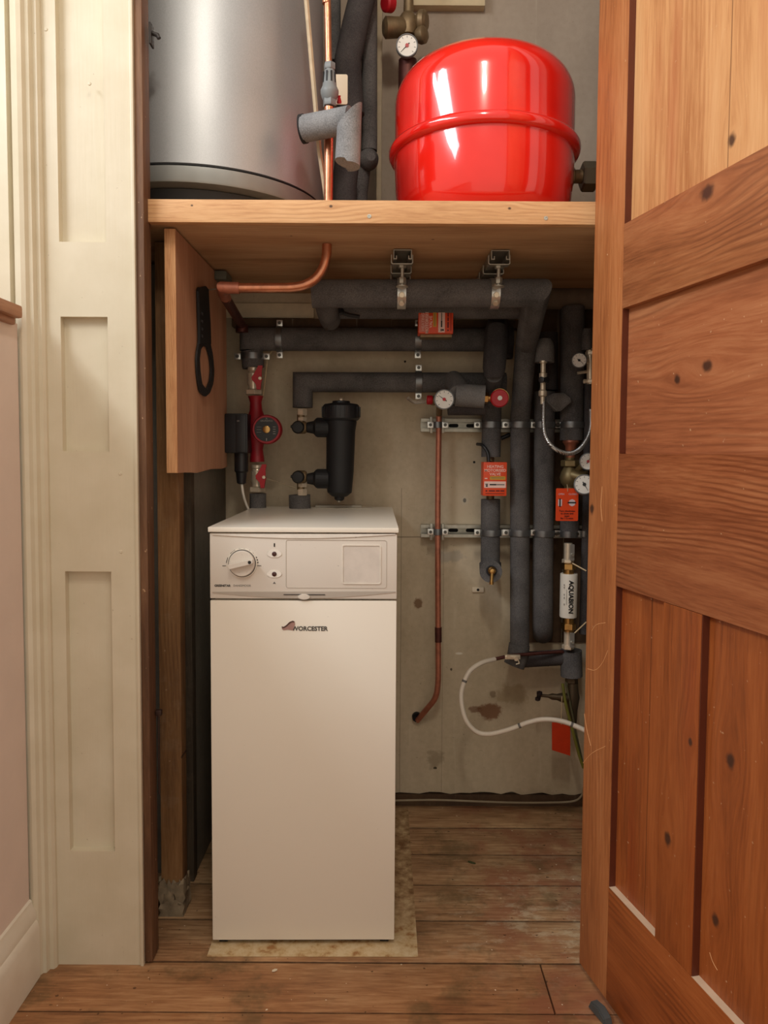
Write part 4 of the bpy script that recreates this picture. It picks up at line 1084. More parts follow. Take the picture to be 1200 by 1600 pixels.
def ballvalve(name_c, pz, lab, flip=False):
    c = W(name_c[0], name_c[1], YP + .02)
    T = thing('ball_valve', lab, 'valve', c)
    b = B(); b.lathe([(8 * u, 20 * u), (9 * u, 19 * u), (9 * u, 15 * u), (7 * u, 14 * u), (8 * u, 11 * u), (10 * u, 10 * u), (10 * u, -5 * u), (8 * u, -9 * u), (8.5 * u, -14 * u), (7.5 * u, -15 * u)], c, EZ, 24)
    b.hexnut(c + V((0, 0, -19 * u)), EZ, 13.5 * u, 8 * u); part('valve_body', b, 'chrome', T)
    s_ = 1
    poly = [(7, 21), (14, 21), (14, 17), (12, 11), (12, 3), (14, 0), (12, -4), (11, -16), (5, -16), (4, -7), (-2, -2), (-3, 3), (2, 9), (6, 16)]
    b = B(); b.prism([(x_ * u + 3 * u, z_ * u) for x_, z_ in poly][::-1], c + V((0, -.026, 0)), EX, EZ, (0, -.006, 0), .001); hd = part('red_handle', b, 'redval', T)
    b = B(); b.hexnut(c + V((13.5 * u, -.034, 1 * u)), NY, .005, .004); b.tube([c + V((12 * u, -.015, 1 * u)), c + V((12 * u, -.03, 1 * u))], .005, 10); part('handle_nut', b, 'chrome', hd)
ballvalve((396, 594), 0, 'nickel ball valve with red butterfly handle above the pump')
ballvalve((402, 746), 0, 'nickel ball valve with red butterfly handle below the pump')
pipe('insulated_pipe', 'short grey lagged pipe stub below the lower pump valve, behind the boiler lid', [W(403, 771, YP + .02), W(403, 800, YP + .02)], RR(26, YP))

# ================================================================== BLACK MAGNETIC FILTER
YM = 2.04
u = YM / FPX
MF = thing('magnetic_filter', 'black cylindrical magnetic filter on the wall above the boiler', 'filter', W(530, 782, YM))
c = W(533, 657, YM)
b = B(); b.lathe([(23 * u, 2 * u), (24.5 * u, -2 * u), (22.5 * u, -16 * u), (21.5 * u, -80 * u), (19.5 * u, -108 * u), (19 * u, -112 * u), (12 * u, -118 * u), (8 * u, -119 * u), (7.5 * u, -123 * u), (5 * u, -125 * u), (0, -125 * u)], c, V((.02, 0, 1)), 40); part('canister', b, 'blackm', MF)
b = B()
b.lathe([(26 * u, 0), (29 * u, 3 * u), (29.5 * u, 8 * u), (28.5 * u, 22 * u), (26 * u, 25 * u), (14 * u, 27 * u), (13.5 * u, 30 * u), (0, 31 * u)], c, EZ, 40)
for k in range(24):
    a_ = 2 * PI * k / 24; d = V((math.cos(a_), math.sin(a_), 0)); b.box((-.0015, 28 * u, 5 * u), (.0015, 30.3 * u, 21 * u), .0004, Matrix.Translation(c) @ Matrix.Rotation(a_, 4, 'Z'))
part('screw_cap', b, 'black', MF)
b = B(); b.lathe([(3.5 * u, 0), (3.5 * u, 2 * u), (2.4 * u, 4 * u), (0, 4.5 * u)], c + V((0, 0, 31 * u)), EZ, 16); part('air_vent', b, 'chrome', MF)
b = B(); b.lathe([(3 * u, 0), (3 * u, -2.5 * u), (0, -3 * u)], c + V((-3 * u, 0, -124.5 * u)), EZ, 14); part('drain_screw', b, 'galv', MF)
for py in (668, 748):
    b = B(); p0 = W(514, py, YM); p1 = W(480, py, YM)
    b.lathe([(14.5 * u, 0), (14.5 * u, 20 * u), (10 * u, 24 * u), (8 * u, 34 * u)], p0, -EX, 28)
    for k in range(12):
        a_ = 2 * PI * k / 12; b.box((-.0015, 14 * u, -.015), (.0015, 15.3 * u, .015), .0004, Matrix.Translation(p0 - EX * 10 * u) @ Matrix.Rotation(a_, 4, 'X') @ Matrix.Rotation(PI / 2, 4, 'Y'))
    part('port_nut', b, 'blackm', MF)
for (py, s_, lab) in ((668, 1, 'black and nickel isolating valve at the upper port of the filter'), (745, -1, 'black and nickel isolating valve at the lower port of the filter')):
    T = thing('isolating_valve', lab, 'valve', W(468, py, YM))
    c_ = W(470, py, YM)
    b = B(); b.lathe([(8 * u, -9 * u), (10 * u, -6 * u), (10 * u, 6 * u), (8 * u, 9 * u)], c_, EX, 20); b.tube([c_, c_ + V((0, 0, s_ * 20 * u))], 6 * u, 18); part('valve_body', b, 'brass_dull', T)
    b = B(); b.lathe([(9.5 * u, .008), (10 * u, .02), (8 * u, .028), (0, .03)], c_ + V((-3 * u, 0, 0)), NY, 20); b.tube([c_ + V((-6 * u, -.02, 0)), c_ + V((-14 * u, -.024, 1 * u))], 2.3 * u, 10); part('black_knob', b, 'blackm', T)
    b = B(); b.hexnut(c_ + V((2 * u, 0, s_ * 24 * u)), EZ, 8 * u, 10 * u); b.hexnut(c_ + V((2 * u, 0, s_ * 13 * u)), EZ, 7.5 * u, 6 * u); part('nickel_nut', b, 'chrome', T)
pipe('insulated_pipe', 'short grey lagged pipe stub under the lower filter valve, behind the boiler lid', [W(468, 773, YM + .02), W(469, 806, YM + .02)], RR(34, YM))
pipe('tie_wire', 'thin wire strung between the lower pump valve and the filter valve', [W(417, 748, 2.04), W(462, 763, 2.03)], .0012, 'greywire', cat='wire', seg=6)

# ================================================================== STRUT RAILS
def strut(x0p, x1p, yt, yb, lab):
    a_ = W(x0p, yt, 2.14); c_ = W(x1p, yb, 2.14)
    T = thing('strut_rail', lab, 'strut rail', (a_.x, 2.14, c_.z))
    b = B(); x0, x1 = a_.x, c_.x; z1, z0_ = a_.z, c_.z; h_ = z1 - z0_
    pr = [(0, 0), (.028, 0), (.028, h_), (0, h_), (0, h_ - .009), (.006, h_ - .009), (.006, h_ - .0065), (.0022, h_ - .0065), (.0022, h_ - .0022), (.0258, h_ - .0022), (.0258, .0022), (.0022, .0022), (.0022, .0065), (.006, .0065), (.006, .009), (0, .009)]
    b.prism([(y_, z_) for y_, z_ in pr], (x0, 2.14, z0_), EY, EZ, (x1 - x0, 0, 0)); part('channel', b, 'galv', T, smooth=20)
    b = B(); xx = x0 + .03
    while xx < x1 - .03:
        b.prism(rrect(xx, z0_ + h_ / 2 - .005, xx + .028, z0_ + h_ / 2 + .005, .005), (0, 2.1652, 0), EX, EZ, (0, .0004, 0)); xx += .05
    part('slots', b, 'rubber', T)
    return T
strut(658, 930, 654, 676, 'upper galvanised strut rail on the wall behind the upright pipes')
strut(658, 925, 820, 841, 'lower galvanised strut rail on the wall behind the upright pipes')

# upright pipes (right of boiler)
YU = 2.095
# copper pipe
yk = 2.11
CV = thing('copper_pipe', 'thin upright copper discharge pipe bending into a hole low in the wall', 'pipe', W(655, 1125, 2.15))
b = B(); b.tube(fillet([W(686, 640, yk), W(684, 800, yk), W(685, 1062, yk), W(682, 1090, yk + .005), W(652, 1126, 2.165)], .03, 6), RR(9, yk), 18); part('pipe_run', b, 'copper_dull', CV)
b = B(); b.tube([W(684.8, 980, yk), W(685, 1003, yk)], RR(11, yk), 18); part('coupling', b, 'copper_dark', CV)
b = B(); b.lathe([(.0135, 0), (.0135, .012), (.011, .012), (.011, 0.0)], W(651, 1119, YB), NY, 24); b.disc(W(651, 1119, YB), NY, .0115, .002, 20)
single('wall_hole', b, 'rubber', 'dark pipe hole in the back wall where the thin copper pipe enters', 'pipe hole')
clamp(W(684, 664, yk), RR(10, yk), EZ, 'small steel clamp holding the thin copper pipe on the upper rail')
clamp(W(684, 831, yk), RR(10, yk), EZ, 'small steel clamp holding the thin copper pipe on the lower rail')
# wider backing plates
for (py, w_) in ((664, 'upper'), (831, 'lower')):
    b = B(); a_ = W(672, py - 13, 2.128); c_ = W(694, py + 13, 2.128)
    for s_ in (a_.x, c_.x - .008):
        b.box((s_, 2.125, c_.z), (s_ + .008, 2.138, a_.z), .002)
    single('channel_nut', b, 'galv', 'steel plate behind the copper pipe clamp on the %s rail' % w_, 'bracket')

# motorised valve pipe (P4)
rv = RR(30, YU)
pipe('insulated_pipe', 'upright lagged pipe from the red-capped valve down to the orange valve box', [W(769, 600, YU), W(767, 714, YU)], rv)
pipe('insulated_pipe', 'upright lagged pipe below the orange heating valve box', [W(766.5, 780, YU), W(766, 886, YU)], rv)
T = thing('lagged_elbow', 'lagged elbow with brass drain cock facing out below the orange valve box', 'pipe insulation', W(767, 905, 2.06))
b = B(); b.tube([W(766, 880, YU + .01), W(766.5, 893, YU), W(767, 893, 2.035)], RR(35, 2.05), 28); part('sleeve', b, 'ins', T)
b = B(); b.tube([W(768, 892, 2.036), W(768, 892, 2.030)], RR(17, 2.03), 20); part('pipe_end', b, 'ins_edge', T)
b = B(); b.lathe([(.011, 0), (.011, .008), (.007, .012), (.007, .02), (0, .022)], W(768, 891, 2.03), NY, 8); b.tube([W(769, 893, 2.015), W(768, 910, 2.01)], .005, 12); b.tube([W(768, 909, 2.01), W(768, 913, 2.01)], .006, 12); part('drain_cock', b, 'brass', T)
for (py, a_) in ((664, 'upper'), (832, 'lower')):
    clamp(W(767, py, YU), rv, EZ, 'steel clamp round the orange-box valve pipe on the %s rail' % a_)
# orange valve box
def vbox(name, lab, p0, p1, Y, D_, rot=False):
    a_, c_ = W(*p0, Y), W(*p1, Y)
    T = thing(name, lab, 'valve actuator', ((a_.x + c_.x) / 2, Y, c_.z))
    b = B(); b.box((a_.x, Y, c_.z), (c_.x, Y + D_, a_.z), .0015); part('housing', b, 'orange', T)
    w_, h_ = c_.x - a_.x, a_.z - c_.z
    if not rot: ex_, ez_, o_ = EX, EZ, V((a_.x, Y, c_.z)); Wd, Hd = w_, h_
    else: ex_, ez_, o_ = EZ, -EX, V((c_.x, Y, c_.z)); Wd, Hd = h_, w_
    def rect(b, x0, z0_, x1, z1, y_=-.0003, th=-.0003):
        o2 = o_ + NY * .0001; b.prism(rrect(x0 * Wd, z0_ * Hd, x1 * Wd, z1 * Hd, .001, 2), o2, ex_, ez_, (0, th, 0))
    def P_(x_, z_): return o_ + ex_ * (x_ * Wd) + ez_ * (z_ * Hd) + NY * .0006
    b = B(); rect(b, .04, .24, .96, .43); part('white_label', b, 'pinkprint', T)
    b = B(); rect(b, .28, .48, .94, .58); part('yellow_label', b, 'yellow', T)
    b = B()
    for k, s_ in enumerate(('HEATING', 'MOTORISED', 'VALVE')):
        b.text(s_, P_(.5, .83 - k * .112), ex_, ez_, .0105, 'CENTER', bold=.0001)
    b.box(P_(.06, .50) - V((0, 0, 0)), P_(.17, .53) + NY * .0004) if not rot else None
    part('white_lettering', b, plain('white_print', rgb(250, 214, 200), .5) if 'wp' not in M else M['wp'], T)
    b = B()
    def bar(x0, z0_, x1, z1):
        b.prism([(x0 * Wd, z0_ * Hd), (x1 * Wd, z0_ * Hd), (x1 * Wd, z1 * Hd), (x0 * Wd, z1 * Hd)], o_ + NY * .0005, ex_, ez_, (0, -.0003, 0))
    bar(.27, .315, .56, .355); bar(.11, .27, .19, .32); bar(.09, .33, .2, .36)
    part('black_print', b, 'ink', T)
    b = B(); bar(.57, .32, .9, .35); bar(.33, .525, .88, .54); part('grey_print', b, 'inkgrey', T)
    b = B(); bar(.1, .13, .17, .17); bar(.24, .13, .5, .17); bar(.54, .13, .7, .17); bar(.73, .13, .9, .17); bar(.1, .06, .9, .075); part('dark_red_print', b, 'ink_red', T)
    return T
M['wp'] = plain('white_print', rgb(250, 214, 200), .5)
vbox('motorised_valve', 'upright orange motorised heating valve box on the lagged pipe', (755.5, 722), (791.5, 775), 2.035, .05)
T2 = vbox('motorised_valve', 'orange valve box lying on its side just under the hanging pipes', (654, 485), (708, 521), 1.93, .05, True)
b = B(); a_, c_ = W(655, 491, 1.93), W(670, 519, 1.93); b.box((a_.x, 1.9292, c_.z), (c_.x, 1.9298, a_.z)); part('faded_patch', b, 'pinkpatch', T2)
b = B(); a_, c_ = W(657, 521.5, 1.945), W(706, 527, 1.945); b.box((a_.x, 1.945, c_.z), (c_.x, 1.99, a_.z), .001)
single('steel_plate', b, 'brass_dull', 'dull metal plate under the sideways orange valve box', 'plate')
b = B(); b.tube([W(766, 712, YU), W(766, 722, 2.09)], .011, 16); b.tube([W(766, 774, YU), W(766, 782, YU)], .011, 16); b.box(tuple(W(757, 724, 2.09)), tuple(W(784, 773, 2.105)), .002)
single('zone_valve', b, 'brass_dull', 'brass valve body behind the upright orange heating valve box', 'valve')
pipe('valve_cable', 'black flexible cable arching into the top of the orange valve box', spline([W(746, 694, 2.10), W(754, 696, 2.07), W(762, 708, 2.06), W(764, 724, 2.055)]), .0045, 'black', cat='cable', seg=12)
pipe('black_pipe_stub', 'short black pipe stub behind the red-capped valve pipe', [W(783, 685, 2.13), W(797, 679, 2.13)], .006, 'black', cat='pipe', seg=12)

# elbow blob dropping from pipe 2 right end
T = thing('lagged_elbow', 'bulky charcoal lagged elbow dropping from the upper pipe to the lower one', 'pipe insulation', W(772, 592, 2.02))
b = B(); b.tube([W(785, 531, Y2 + .0), W(800, 531, Y2)], RR(40, Y2), 24); b.tube([W(778, 506, 2.10), W(776, 520, 2.02), W(772, 575, 1.99), W(772, 588, 1.995)], 0, 28, radii=[RR(34, 2.1), RR(38, 2.0), RR(35, 2.0), RR(30, 2.0)]); part('sleeve', b, 'ins_dark', T)
b = B(); b.tube([W(772, 586, 1.995), W(772, 612, 2.08)], RR(26, 2.0), 20); part('lower_sleeve', b, 'ins', T)
b = B(); b.tube([W(783, 508, 2.12), W(792, 530, 2.12), W(790, 560, 2.12)], .02, 16); single('lagged_elbow', b, 'ins_dark', 'dark lagged bend in the corner where the hanging pipe turns down', 'pipe insulation')

# safety valve group
T = thing('pressure_relief_valve', 'brass safety valve with red round cap and white dial gauge', 'valve', W(694, 640, 2.04))
b = B(); b.tube([W(735, 612, 2.08), W(712, 600, 2.08), W(716, 616, 2.0)], RR(30, 2.05), 22) if False else None
b = B(); b.tube([W(708, 594, 2.09), W(717, 608, 2.03), W(716, 618, 1.99)], RR(31, 2.05), 22)
b.tube([W(712, 617, 2.0), W(757, 620, 1.995)], RR(36, 1.99), 26); part('lagging', b, 'ins_mid', T)
b = B(); b.tube([W(700, 636, 2.03), W(757, 636, 2.03)], RR(26, 2.03), 20); part('rear_lagging', b, 'ins_dark', T)
b = B(); b.tube([W(754, 622, 1.985), W(772, 622, 1.985)], .0095, 18); b.hexnut(W(759, 622, 1.985), EX, .015, .012); b.lathe([(.018, 0), (.024, .008), (.024, .012)], W(780, 622, 2.0), NY, 24); part('brass_body', b, 'brass', T)
b = B(); c_ = W(781, 622, 1.965)
b.lathe([(.0225, -.022), (.0235, -.016), (.0235, -.002), (.021, .001), (0, .001)], c_, NY, 32); rc = part('red_cap', b, 'redval', T)
b = B(); b.disc(c_ + NY * .001, NY, .006, .0015, 18); part('cap_centre', b, 'dial', rc)
b = B(); b.tube([W(686, 648, yk), W(687, 632, 2.06)], .0085, 16); b.lathe([(.011, 0), (.013, .006), (.013, .014), (.009, .02)], W(682, 626, 2.05), -EX, 18); b.tube([W(686, 626, 2.05), W(706, 626, 2.05)], .010, 16); part('gauge_tee', b, 'brass_dull', T)
b = B(); b.lathe([(.0105, 0), (.0125, .003), (.0125, .014), (.0105, .016), (0, .016)], W(676, 625, 2.04), -EX, 20); part('red_end_cap', b, 'redval', T)
gauge(T, W(694, 624, 1.955), RR(31, 1.955), needle=145)
pipe('clear_tube', 'short clear plastic tube lying left of the white dial gauge', spline([W(668, 627, 2.06), W(656, 628, 2.07), W(647, 628, 2.07), W(637, 622, 2.08)]), .005, 'tubeclear', cat='tube', seg=12)

for (py, a_) in ((664, 'upper'), (832, 'lower')):
    clamp(W(812, py, 2.085), RR(31, 2.085), EZ, 'steel clamp round the tall pipe from the shelf on the %s rail' % a_)
# P_B
rb = RR(32, YU)
pipe('insulated_pipe', 'upright lagged pipe ending in a rounded bend, right of the tall one', fillet([W(851, 612, YU), W(850, 700, YU), W(848, 900, YU), W(848, 983, YU), W(848, 990, 2.16)], .03), rb)
for (py, a_) in ((664, 'upper'), (833, 'lower')):
    clamp(W(850 if py < 700 else 849, py, YU), rb, EZ, 'steel clamp round the rounded-end upright pipe on the %s rail' % a_)
b = B(); b.tube([W(856, 610, 2.12), W(856, 560, 2.12), W(856, 520, 2.12)], RR(30, 2.12), 20); single('insulated_pipe', b, 'ins_dark', 'short dark lagged pipe behind the hose valve and its grey cap', 'pipe')
T = thing('hose_valve', 'nickel filling valve with lagged grey cap feeding the braided hose', 'valve', W(850, 618, 1.99))
b = B(); b.lathe([(RR(30, 2), -19 * 2 / FPX), (RR(30, 2), 0), (RR(27, 2), 10 * 2 / FPX), (RR(18, 2), 17 * 2 / FPX), (0, 19 * 2 / FPX)], W(851, 547, 2.0), EZ, 28); part('lagged_cap', b, 'ins_mid', T, 'grey foam cap')
b = B(); u = 2.0 / FPX
b.lathe([(6 * u, 0), (6 * u, -3 * u), (4 * u, -4 * u), (4 * u, -18 * u), (6 * u, -19 * u), (6 * u, -31 * u), (4.2 * u, -32 * u), (4.2 * u, -44 * u), (6.5 * u, -46 * u), (6.5 * u, -53 * u), (3.5 * u, -55 * u), (3.5 * u, -66 * u)], W(849, 564, 1.985), EZ, 20); part('valve_body', b, 'chrome', T)
for s_ in (-1, 1):
    b = B(); b.lathe([(.003, 0), (.003, .006), (.0075, .008), (.008, .014), (0, .016)], W(849, 594, 1.975), V((s_ * .7, -1, 0)), 16); part('tap_knob', b, 'black', T)
hs = spline([W(849.5, 628, 1.985), W(849.5, 660, 1.975), W(853, 682, 1.97), W(866, 700, 1.96), W(887, 708.5, 1.955), W(905, 702, 1.955), W(918, 684, 1.96), W(923, 665, 1.97), W(923, 640, 1.98)], 10)
pipe('braided_hose', 'silver braided filling hose looping in front of the right-hand pipes', hs, RR(7.5, 1.97), 'braid', cat='hose', seg=16)
# P_C
rc_ = RR(36, YU)
pipe('insulated_pipe', 'wide upright lagged pipe at the back right above the brass valve', [W(895, 480, YU), W(894, 600, YU), W(893, 688, YU)], rc_)
clamp(W(894, 664, YU), rc_, EZ, 'steel clamp round the wide upright pipe by the open door, upper rail')
T = thing('lagged_branch', 'wedge-shaped grey lagged branch joining the two right-hand upright pipes', 'pipe insulation', W(873, 640, 2.09))
b = B(); a_ = [W(855, 620, 2.046), W(866, 614, 2.046), W(882, 614, 2.046), W(892, 622, 2.046), W(893, 628, 2.046), W(877, 642, 2.046), W(870, 642, 2.046), W(856, 629, 2.046)]
b.prism([(p_.x, p_.z) for p_ in a_][::-1], (0, 2.046, 0), EX, EZ, (0, .05, 0), .004); part('sleeve', b, 'ins_mid', T)
pipe('insulated_pipe', 'thin dark upright pipe at the far right edge beside the open door', [W(920, 600, 2.08), W(918, 760, 2.08), W(912, 990, 2.08)], RR(14, 2.08), 'ins_dark')
clamp(W(922, 664, 2.08), RR(12, 2.08), EZ, 'steel clamp on the thin dark pipe at the door edge, upper rail')
T = thing('pressure_gauge_set', 'round white pressure gauge with lagged stub at the edge of the door', 'gauge', W(905, 590, 1.98))
b = B(); b.lathe([(RR(16, 2), -16 * u), (RR(16, 2), 10 * u), (RR(12, 2), 17 * u), (0, 18 * u)], W(917, 531, 2.0), EZ, 22); part('lagged_stub', b, 'ins', T)
b = B(); b.tube([W(922, 545, 2.0), W(923, 600, 2.0)], .010, 16); b.hexnut(W(923, 552, 2.0), EZ, .014, .010); b.hexnut(W(923, 596, 2.0), EZ, .014, .010); b.hexnut(W(914, 596, 2.0), EX, .006, .008); b.tube([W(905, 564, 1.985), W(922, 564, 2.0)], .006, 12); b.tube([W(902, 583, 2.0), W(922, 580, 2.0)], .004, 12); part('valve_body', b, 'chrome', T)
gauge(T, W(905, 563, 1.965), RR(23, 1.965), (-.25, -1, 0), needle=-40, redhub=False)
# brass valve below P_C
T = thing('brass_valve', 'old brass mixing valve with two white gauges beside the open door', 'valve', W(893, 760, 2.07))
u = 2.07 / FPX
b = B(); b.lathe([(12 * u, 0), (13 * u, -3 * u), (9 * u, -8 * u), (7 * u, -22 * u), (7 * u, -28 * u)], W(892, 688, 2.08), EZ, 20); part('copper_neck', b, 'copper_dull', T)
b = B(); b.hexnut(W(891, 724, 2.07), EZ, 14.5 * u, 10 * u); b.tube([W(891, 715, 2.07), W(891, 745, 2.07)], 7 * u, 16); b.lathe([(9 * u, 16 * u), (13 * u, 9 * u), (15.5 * u, 0), (13 * u, -9 * u), (8 * u, -15 * u), (7 * u, -60 * u)], W(890, 746, 2.07), EZ, 24)
b.lathe([(10 * u, 0), (11 * u, 16 * u), (13 * u, 22 * u)], W(893, 742, 2.06), V((.9, -.4, -.25)), 20); b.tube([W(896, 740, 2.07), W(914, 724, 2.03)], .008, 12); part('valve_body', b, plain('olive_brass', rgb(140, 124, 88), .45, .6), T)
gauge(T, W(919, 721, 1.99), RR(27, 1.99), (-.35, -1, .1), needle=60)
gauge(T, W(913, 757, 1.98), RR(32, 1.98), (-.2, -1, .25), needle=-60, redhub=False)
# orange tag
def tagbox(lab, p0, p1, Y):
    a_, c_ = W(*p0, Y), W(*p1, Y)
    T = thing('warning_tag', lab, 'tag', ((a_.x + c_.x) / 2, Y, c_.z)); w_, h_ = c_.x - a_.x, a_.z - c_.z
    b = B(); b.prism(rrect(a_.x, c_.z, c_.x, a_.z, .003), (0, Y, 0), EX, EZ, (0, .0015, 0)); part('plate', b, 'orange', T)
    return T, V((a_.x, Y, c_.z)), w_, h_
T, o_, w_, h_ = tagbox('orange plastic tag with open and closed symbols hanging by the door', (869, 763), (903, 814), 2.0)
def P_(x_, z_, k=1): return o_ + V((x_ * w_, -.0003 * k, z_ * h_))
b = B(); b.text('OPEN', P_(.10, .80), EX, EZ, .0062); b.text('CLOSED', P_(.56, .80), EX, EZ, .0062)
b.box(P_(.10, .46), P_(.27, .66, 2)); b.lathe([(.0095, 0), (.0095, .0003)], P_(.72, .56), NY, 8); part('pale_print', b, plain('pale_grey_print', rgb(220, 205, 210), .5), T)
b = B(); b.box(P_(.15, .43, 2), P_(.21, .69, 3)); b.box(P_(.52, .54, 2), P_(.90, .585, 3))
for k, s_ in enumerate(('Turn clockwise', 'to close and', 'open', 'for 1-2 mins')): b.text(s_, P_(.5, .28 - k * .075, 2), EX, EZ, .0068, 'CENTER', bold=.00008)
part('black_print', b, 'ink', T)
b = B(); b.tube([W(886, 757, 2.02), W(887, 764, 1.998), W(887, 768, 1.999)], .0008, 6); part('tag_wire', b, 'white_wire', T)
pipe('insulated_pipe', 'short lagged pipe behind and below the orange open-and-closed tag', [W(890, 770, YU + .01), W(890, 834, YU)], RR(30, YU), 'ins')
clamp(W(889, 834, YU), RR(28, YU), EZ, 'steel clamp round the short lagged pipe above the white water conditioner, lower rail')
clamp(W(913, 834, 2.08), RR(10, 2.08), EZ, 'steel clamp on the thin dark pipe at the door edge, lower rail')
# isolators + conditioner
YW = 2.06; u = YW / FPX
def isolator(px, y0, y1, lab):
    c_ = W(px, (y0 + y1) / 2, YW); h_ = (y1 - y0) * u / 2
    T = thing('lever_valve', lab, 'valve', V((c_.x, YW, c_.z - h_)))
    b = B(); b.tube([c_ + V((0, .01, h_)), c_ + V((0, .01, -h_))], 6.5 * u, 18); b.hexnut(c_ + V((0, .01, -h_ * .75)), EZ, 9.5 * u, 7 * u); part('valve_body', b, 'chrome', T)
    b = B(); b.prism(rrect(c_.x - .002, c_.z - h_ * .55, c_.x + .010, c_.z + h_, .002), (0, YW - .016, 0), EX, EZ, (0, -.004, 0), .0008); hl = part('lever', b, 'steel', T)
    b = B(); b.hexnut(V((c_.x + .004, YW - .023, c_.z)), NY, .005, .005); part('lever_nut', b, 'galv', hl)
isolator(889, 849, 882, 'nickel lever valve directly above the white water conditioner')
T = thing('water_conditioner', 'white cylinder water conditioner lettered AQUABION between brass nuts', 'water conditioner', W(889, 986, YW))
b = B(); b.lathe([(13 * u, 0), (13.4 * u, -.002), (13.4 * u, -67 * u), (13 * u, -69 * u)], W(889, 896, YW), EZ, 36); part('white_sleeve', b, 'white', T)
for (ya, yb_) in ((879, 896), (965, 986)):
    b = B(); b.hexnut(W(888.5, (ya + yb_) / 2 + (-3 if ya < 900 else 3), YW), EZ, 11.5 * u, 10 * u); b.tube([W(888.5, ya, YW), W(888.5, yb_, YW)], 8.5 * u, 18); part('brass_nut', b, 'brass', T)
b = B()
b.text('AQUABION', W(886.2, 905, YW) + V((0, -13.9 * u, 0)), -EZ, EX, .0172, 'LEFT', ext=.0004, bold=.0005)
part('lettering', b, 'ink', T)
b = B()
q = W(882, 919, YW) + V((0, -12.9 * u, 0)); b.box(q, q + V((.0006, -.0006, -.042)))
for py in (911, 915, 926, 931, 941): q = W(878.5, py, YW) + V((0, -11.0 * u, 0)); b.box(q, q + V((.0012, -.0012, -.004)))
part('fine_print', b, 'ink', T)
isolator(889, 986, 1016, 'nickel lever valve directly below the white water conditioner')
pipe('wire_tie', 'cream wire running from the upper lever valve towards the door', [W(894, 880, YW - .02), W(916, 892, YW - .04)], .0018, 'white_wire', cat='wire', seg=8)
pipe('wire_tie', 'cream wire running from the lower lever valve up towards the door', [W(898, 989, YW - .02), W(916, 972, YW - .04)], .0018, 'white_wire', cat='wire', seg=8)
pipe('insulated_pipe', 'grey lagged pipe with flat top under the lower lever valve', [W(892, 1016, YU), W(893, 1056, YU)], RR(34, YU), 'ins')
# stopcock group
T = thing('stopcock', 'old brass stopcock with a small side tap low beside the door', 'valve', W(894, 1120, 2.09))
u = 2.09 / FPX
b = B(); b.hexnut(W(893, 1062, 2.09), EZ, 10 * u, 9 * u); b.lathe([(8 * u, 14 * u), (9 * u, 0), (11 * u, -10 * u), (8 * u, -30 * u), (7 * u, -50 * u)], W(895, 1080, 2.09), EZ, 20); b.lathe([(7 * u, 0), (7.5 * u, 10 * u), (5 * u, 18 * u), (5 * u, 26 * u), (2.5 * u, 32 * u), (2.5 * u, 46 * u)], W(888, 1091, 2.08), V((-1, 0, .10)), 16); part('valve_body', b, plain('dark_bronze', rgb(86, 72, 54), .5, .6), T)
b = B(); b.tube([W(843, 1082, 2.08), W(841, 1093, 2.08)], 3.4 * u, 12); b.lathe([(0, -4 * u), (4.5 * u, -2 * u), (4.5 * u, 2 * u), (0, 4 * u)], W(843, 1083, 2.075), EZ, 14); b.lathe([(0, -4 * u), (4 * u, -2 * u), (4 * u, 2 * u), (0, 4 * u)], W(840, 1092, 2.075), EZ, 14); part('tap_handle', b, plain('dark_handle', rgb(48, 38, 40), .4, .3), T)
pipe('earth_wire', 'green and yellow earth wire slanting down past the stopcock', spline([W(879, 1068, 2.07), W(884, 1100, 2.06), W(893, 1135, 2.055), W(905, 1180, 2.05), W(912, 1200, 2.05)]), .0042, 'gy', cat='wire', seg=10)
pipe('earth_wire', 'dark olive wire hanging down just right of the green and yellow one', spline([W(884, 1066, 2.075), W(892, 1105, 2.07), W(901, 1150, 2.065), W(910, 1190, 2.06)]), .003, plain('olive_wire', rgb(84, 80, 56), .5), cat='wire', seg=10)
b = B(); a_ = [W(862.5, 1128, 2.06), W(891, 1133, 2.07), W(891, 1181, 2.07), W(862.5, 1172, 2.06)]
vs1 = b.ring(a_); vs2 = b.ring([p_ + V((0, .0015, 0)) for p_ in a_]); b.bridge(vs1, vs2); b.cap(vs1, True); b.cap(vs2)
single('red_tag', b, plain('red_orange_card', rgb(214, 60, 22), .5), 'blank red-orange tag hanging low under the white hose', 'tag')
pipe('tag_string', 'thin pale string holding the red-orange tag', [W(878, 1088, 2.06), W(877, 1124, 2.06), W(877, 1132, 2.06)], .001, 'white_wire', cat='string', seg=6)
